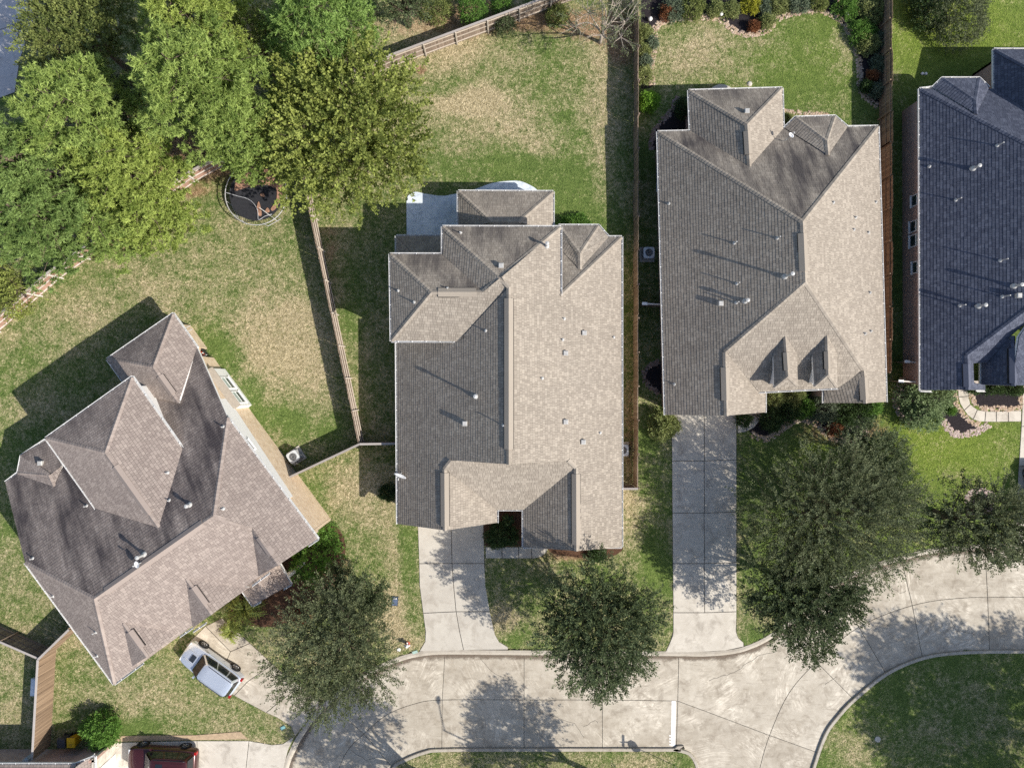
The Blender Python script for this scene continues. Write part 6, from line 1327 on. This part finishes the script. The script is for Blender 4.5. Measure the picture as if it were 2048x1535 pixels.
for i, x in enumerate((1844, 1851)):
    p = P(x, 148); mb = MB(); mb.lathe([(.001, .14), (.07, .13), (.11, .08), (.11, 0)], 12); o = mb.build('sprinkler_cap', WH, None); o.location = (p.x, p.y, 0); tag(o, ('white round cap on the bright far lawn, left of a pair', 'white round cap on the bright far lawn, right of a pair')[i], 'cap', 'pair of white caps')
p = P(1499, 168); mb = MB(); mb.lathe([(.001, .12), (.12, .10), (.2, .04), (.22, -.02)], 7); o = mb.build('stone', CONC_DRIVE, None); o.location = (p.x, p.y, 0); tag(o, 'loose pale stone on the lawn behind the dormer house', 'stone')
for i, (x, y, lb) in enumerate(((1299, 42, 'white ball ornament at the border corner by the thin tree'), (1440, 32, 'small white light globe in the top bed'), (1691, 31, 'white ornament on the mulch by the top corner'))):
    p = P(x, y); mb = MB(); mb.lathe([(.05, 0), (.05, .12), (.14, .18), (.17, .3), (.12, .41), (.001, .45)], 12); o = mb.build('garden_ornament', WH, None, smooth=True); o.location = (p.x, p.y, 0); tag(o, lb, 'ornament')
# small flag in the top bed
p = P(1672, 6, .6); fl = thing('garden_flag', 'red and white garden flag in the top bed', 'flag', (p.x, p.y, 0)); mb = MB(); mb.tube([(0, 0, 0), (0, 0, 1.0)], .015, 6); mb.build('pole', DARKMETAL, fl)
for i, m_ in enumerate((RED, WH, RED)): mb = MB(); mb.add([(0, 0, .9 - .1 * i), (.22, .14, .86 - .1 * i), (.22, .14, .76 - .1 * i), (0, 0, .8 - .1 * i)], [(0, 1, 2, 3)]); mb.add([(0, -.006, .9 - .1 * i), (.22, .134, .86 - .1 * i), (.22, .134, .76 - .1 * i), (0, -.006, .8 - .1 * i)], [(3, 2, 1, 0)]); mb.build('stripe', m_, fl)
# plastic storage box behind the warm fence
p = P(64, 1375, .9); sb = thing('storage_box', 'white plastic storage box behind the warm board fence', 'box', (p.x + .25, p.y, 0), -.06); mb = MB(); mb.box(-.38, .38, -.62, .62, 0, .82); mb.build('body', WH, sb); mb = MB(); mb.add([(-.42, -.66, .82), (.42, -.66, .82), (.42, .66, .82), (-.42, .66, .82), (-.36, -.58, .9), (.36, -.58, .9), (.36, .58, .9), (-.36, .58, .9)], [(4, 5, 6, 7), (0, 1, 5, 4), (1, 2, 6, 5), (2, 3, 7, 6), (3, 0, 4, 7), (0, 3, 2, 1)]); mb.build('lid', simple('box_lid_white', (.72, .76, .80), .5), sb)
# striped chair by the turned house wall
p = P(404, 707, .5); ch = thing('garden_chair', 'small striped garden chair against the turned house wall', 'chair', (p.x + .1, p.y, 0), R(-55)); mb = MB(); mb.box(-.25, .25, -.25, .25, .40, .45); mb.build('seat', DARKMETAL, ch); mb = MB(); mb.box(-.25, .25, .22, .28, .45, .95); mb.build('backrest', DARKMETAL, ch)
for i in range(4): mb = MB(); mb.box(-.24 + .12 * i, -.13 + .12 * i, -.24, .2, .45, .49); mb.build('cushion_stripe', (RED, WH)[i % 2], ch)
for x in (-.22, .22):
    for y in (-.22, .22): mb = MB(); mb.tube([(x, y, 0), (x, y, .42)], .02, 6); mb.build('leg', DARKMETAL, ch)
# pale meter cabinet at the turned house corner
p = P(630, 1052, .7); mcab = thing('meter_cabinet', 'pale meter cabinet at the front corner of the turned house', 'cabinet', (p.x, p.y, 0), R(-55)); mb = MB(); mb.box(-.4, .4, -.22, .22, 0, 1.25); mb.build('body', SIDING, mcab)
for x in (-.18, .12): mb = MB(); mb.box(x, x + .12, .22, .27, .7, .95); mb.build('meter', METAL, mcab)
# side gates across the passage between the brick houses, and posts
for (xa, ya, xb, yb, lb) in ((1278, 612, 1322, 614, 'low white-topped side gate in the shaded passage'), (1786, 724, 1822, 727, 'narrow side gate beside the brown fence and brick wall'), (1774, 762, 1840, 765, 'wooden side gate at the front of the brick wall')):
    a, b = P(xa, ya), P(xb, yb); gt = thing('side_gate', lb, 'gate', (a.x, a.y, 0), math.atan2(b.y - a.y, b.x - a.x)); L = (b - a).length * .93; n = max(3, int(L / .15))
    for i in range(n): mb = MB(); mb.box(L * i / n + .005, L * (i + 1) / n - .005, -.012, .012, .05, 1.6); add_tone(mb.build('board', WOOD, gt))
    mb = MB(); mb.box(-.05, L + .05, -.05, .05, 1.6, 1.66); add_tone(mb.build('top_rail', WOOD_PALE, gt), .7, 1)
    mb = MB(); mb.box(-.08, .3, -.10, .10, 1.66, 1.72); mb.build('cap', WH, gt)
p = P(1790, 767, .4); mb = MB(); mb.box(-.5, .5, -.32, .32, -.05, .1); mb.box(-.45, .45, -.28, .28, .1, .4); o = mb.build('step_box', simple('tan_box', (.50, .40, .26), .8), None); o.location = (P(1812, 765).x, P(1812, 762).y, 0); tag(o, 'tan box on the ground at the foot of the brick wall', 'box')
# shed corner at the top
p = P(1800, -8); sh = thing('shed', 'wooden shed corner with pale metal roof at the top edge', 'shed', (p.x, p.y, 0)); mb = MB(); mb.box(-1.0, 1.1, -.6, 1.6, 0, 1.9); add_tone(mb.build('wall', WOOD_NEW, sh), .5, .9); mb = MB(); mb.add([(-1.15, -.8, 1.9), (1.25, -.8, 1.9), (1.25, .5, 2.5), (-1.15, .5, 2.5), (1.25, 1.8, 1.9), (-1.15, 1.8, 1.9)], [(0, 1, 2, 3), (3, 2, 4, 5)]); mb.build('roof', METAL, sh)
sh.location = (P(1816, 0).x, P(1816, -52).y, 0)
# patio furniture under the far roof notch
# stop sign and street lamp: their shadows fall on the road, they stand at the frame edge and beyond it
p = P(1350, 1530); sg = thing('stop_sign', 'stop sign post whose octagon shadow falls on the road', 'sign', (p.x, p.y, 0)); mb = MB(); mb.tube([(0, 0, -.3), (0, 0, 3.35)], .03, 8); mb.build('post', METAL, sg)
oc = [(.38 * math.cos(math.pi / 8 + k_ * math.pi / 4), .38 * math.sin(math.pi / 8 + k_ * math.pi / 4)) for k_ in range(8)]
SGR = simple('sign_red', (.45, .015, .02), .4, var=.05)
mb = MB(); mb.add([(-.035, y, 2.75 + z) for y, z in oc] + [(-.045, y, 2.75 + z) for y, z in oc], [tuple(range(8)), tuple(range(8, 16))] + [(i, (i + 1) % 8, 8 + (i + 1) % 8, 8 + i) for i in range(8)]); fc = mb.build('face', WH, sg)
mb = MB(); mb.add([(-.047, y * .94, 2.75 + z * .94) for y, z in oc] + [(-.046, y * .94, 2.75 + z * .94) for y, z in oc], [tuple(range(8)), tuple(range(8, 16))]); mb.build('red_field', SGR, fc)
cu = bpy.data.curves.new('lettering', 'FONT'); cu.body = 'STOP'; cu.size = .26; cu.align_x = 'CENTER'; cu.align_y = 'CENTER'; cu.extrude = .002
tmp = bpy.data.objects.new('tmp', cu); tme = bpy.data.meshes.new_from_object(tmp); tme.name = 'lettering'; bpy.data.objects.remove(tmp); tme.materials.clear()
to = link('lettering', tme, fc, WH); to.location = (-.052, 0, 2.75); to.rotation_euler = (R(90), 0, R(-90))
GRN = simple('sign_green', (.01, .16, .06), .4)
mb = MB(); mb.box(-.45, .45, -.006, .006, 3.16, 3.34); mb.build('street_blade', GRN, sg); mb = MB(); mb.box(-.006, .006, -.45, .45, 3.36, 3.54); mb.build('street_blade', GRN, sg)
p = P(1151, 1584); lp = thing('street_lamp', 'street lamp just below the frame whose shadow crosses the road', 'street lamp', (p.x, p.y, 0)); mb = MB(); mb.tube([(0, 0, -.3), (0, 0, 4), (0, 0, 9.0)], [.1, .08, .05], 10); mb.build('pole', METAL, lp)
mb = MB(); mb.tube([(0, 0, 8.9), (-.2, 1.2, 9.0), (-.35, 2.1, 9.0)], .035, 7); mb.build('arm', METAL, lp); mb = MB(); mb.lathe([(.001, .1), (.12, .06), (.16, -.04), (.001, -.07)], 12, 0, Matrix.Translation((-.4, 2.3, 9.0)) @ Matrix.Diagonal((1, 2.1, 1, 1))); mb.build('lamp_head', METAL, lp)
# down-spout elbows and wall lamps that stick out at the turned house
for (x, y) in ((388, 652), (392, 659)):
    p = P(x, y, 1.0); mb = MB(); mb.tube([(p.x - .3, p.y - .15, 1.6), (p.x, p.y, 1.6)], .03, 6); mb.build('hose_bracket', VENTW, ha.root)

# ------------------------------------------------------------------ grass tufts standing on the lawn
NB = 380000
bx = RNG.uniform(-41, 41, NB * 2); by = RNG.uniform(-31.5, 31.5, NB * 2); BPX, BPY = bx * K + CX, CY - by * K
ok = ~(pip(ROADPOLY, BPX, BPY) & ~pip(ISL_L, BPX, BPY) & ~pip(ISL_R_POLY, BPX, BPY))
for poly in PAVED:
    xs = [q[0] for q in poly]; ys = [q[1] for q in poly]
    cand = ok & (BPX > min(xs)) & (BPX < max(xs)) & (BPY > min(ys)) & (BPY < max(ys)); idx = np.nonzero(cand)[0]
    if len(idx): ok[idx[pip(poly, BPX[idx], BPY[idx])]] = False
sel = np.nonzero(ok)[0][:NB]; bx, by, BPX, BPY = bx[sel], by[sel], BPX[sel], BPY[sel]; n = len(bx)
dry, soil, yel = lawn_fields(BPX, BPY)
keep = RNG.uniform(0, 1, n) > np.clip(soil - .35, 0, .9); bx, by, dry, soil, yel = bx[keep], by[keep], dry[keep], soil[keep], yel[keep]; n = len(bx)
a = RNG.uniform(0, 2 * math.pi, n); ln = RNG.uniform(.06, .15, n); lift = RNG.uniform(.02, .075, n); w = RNG.uniform(.012, .03, n)
d = np.stack([np.cos(a), np.sin(a)], -1); s = np.stack([-d[:, 1], d[:, 0]], -1)
base = np.stack([bx, by], -1)
v0 = np.concatenate([base - s * w[:, None], np.full((n, 1), -.005)], 1); v1 = np.concatenate([base + s * w[:, None], np.full((n, 1), -.005)], 1); v2 = np.concatenate([base + d * ln[:, None], lift[:, None]], 1)
me = mesh_np('grass', np.stack([v0, v1, v2], 1).reshape(-1, 3), np.arange(n * 3).reshape(-1, 3), {'tone': RNG.uniform(0, 1, n), 'dry': dry, 'soil': soil, 'yel': yel})
tag(link('grass', me, None, BLADE, kind='stuff'), 'short lawn grass, partly dry and straw coloured, round the houses', 'grass')
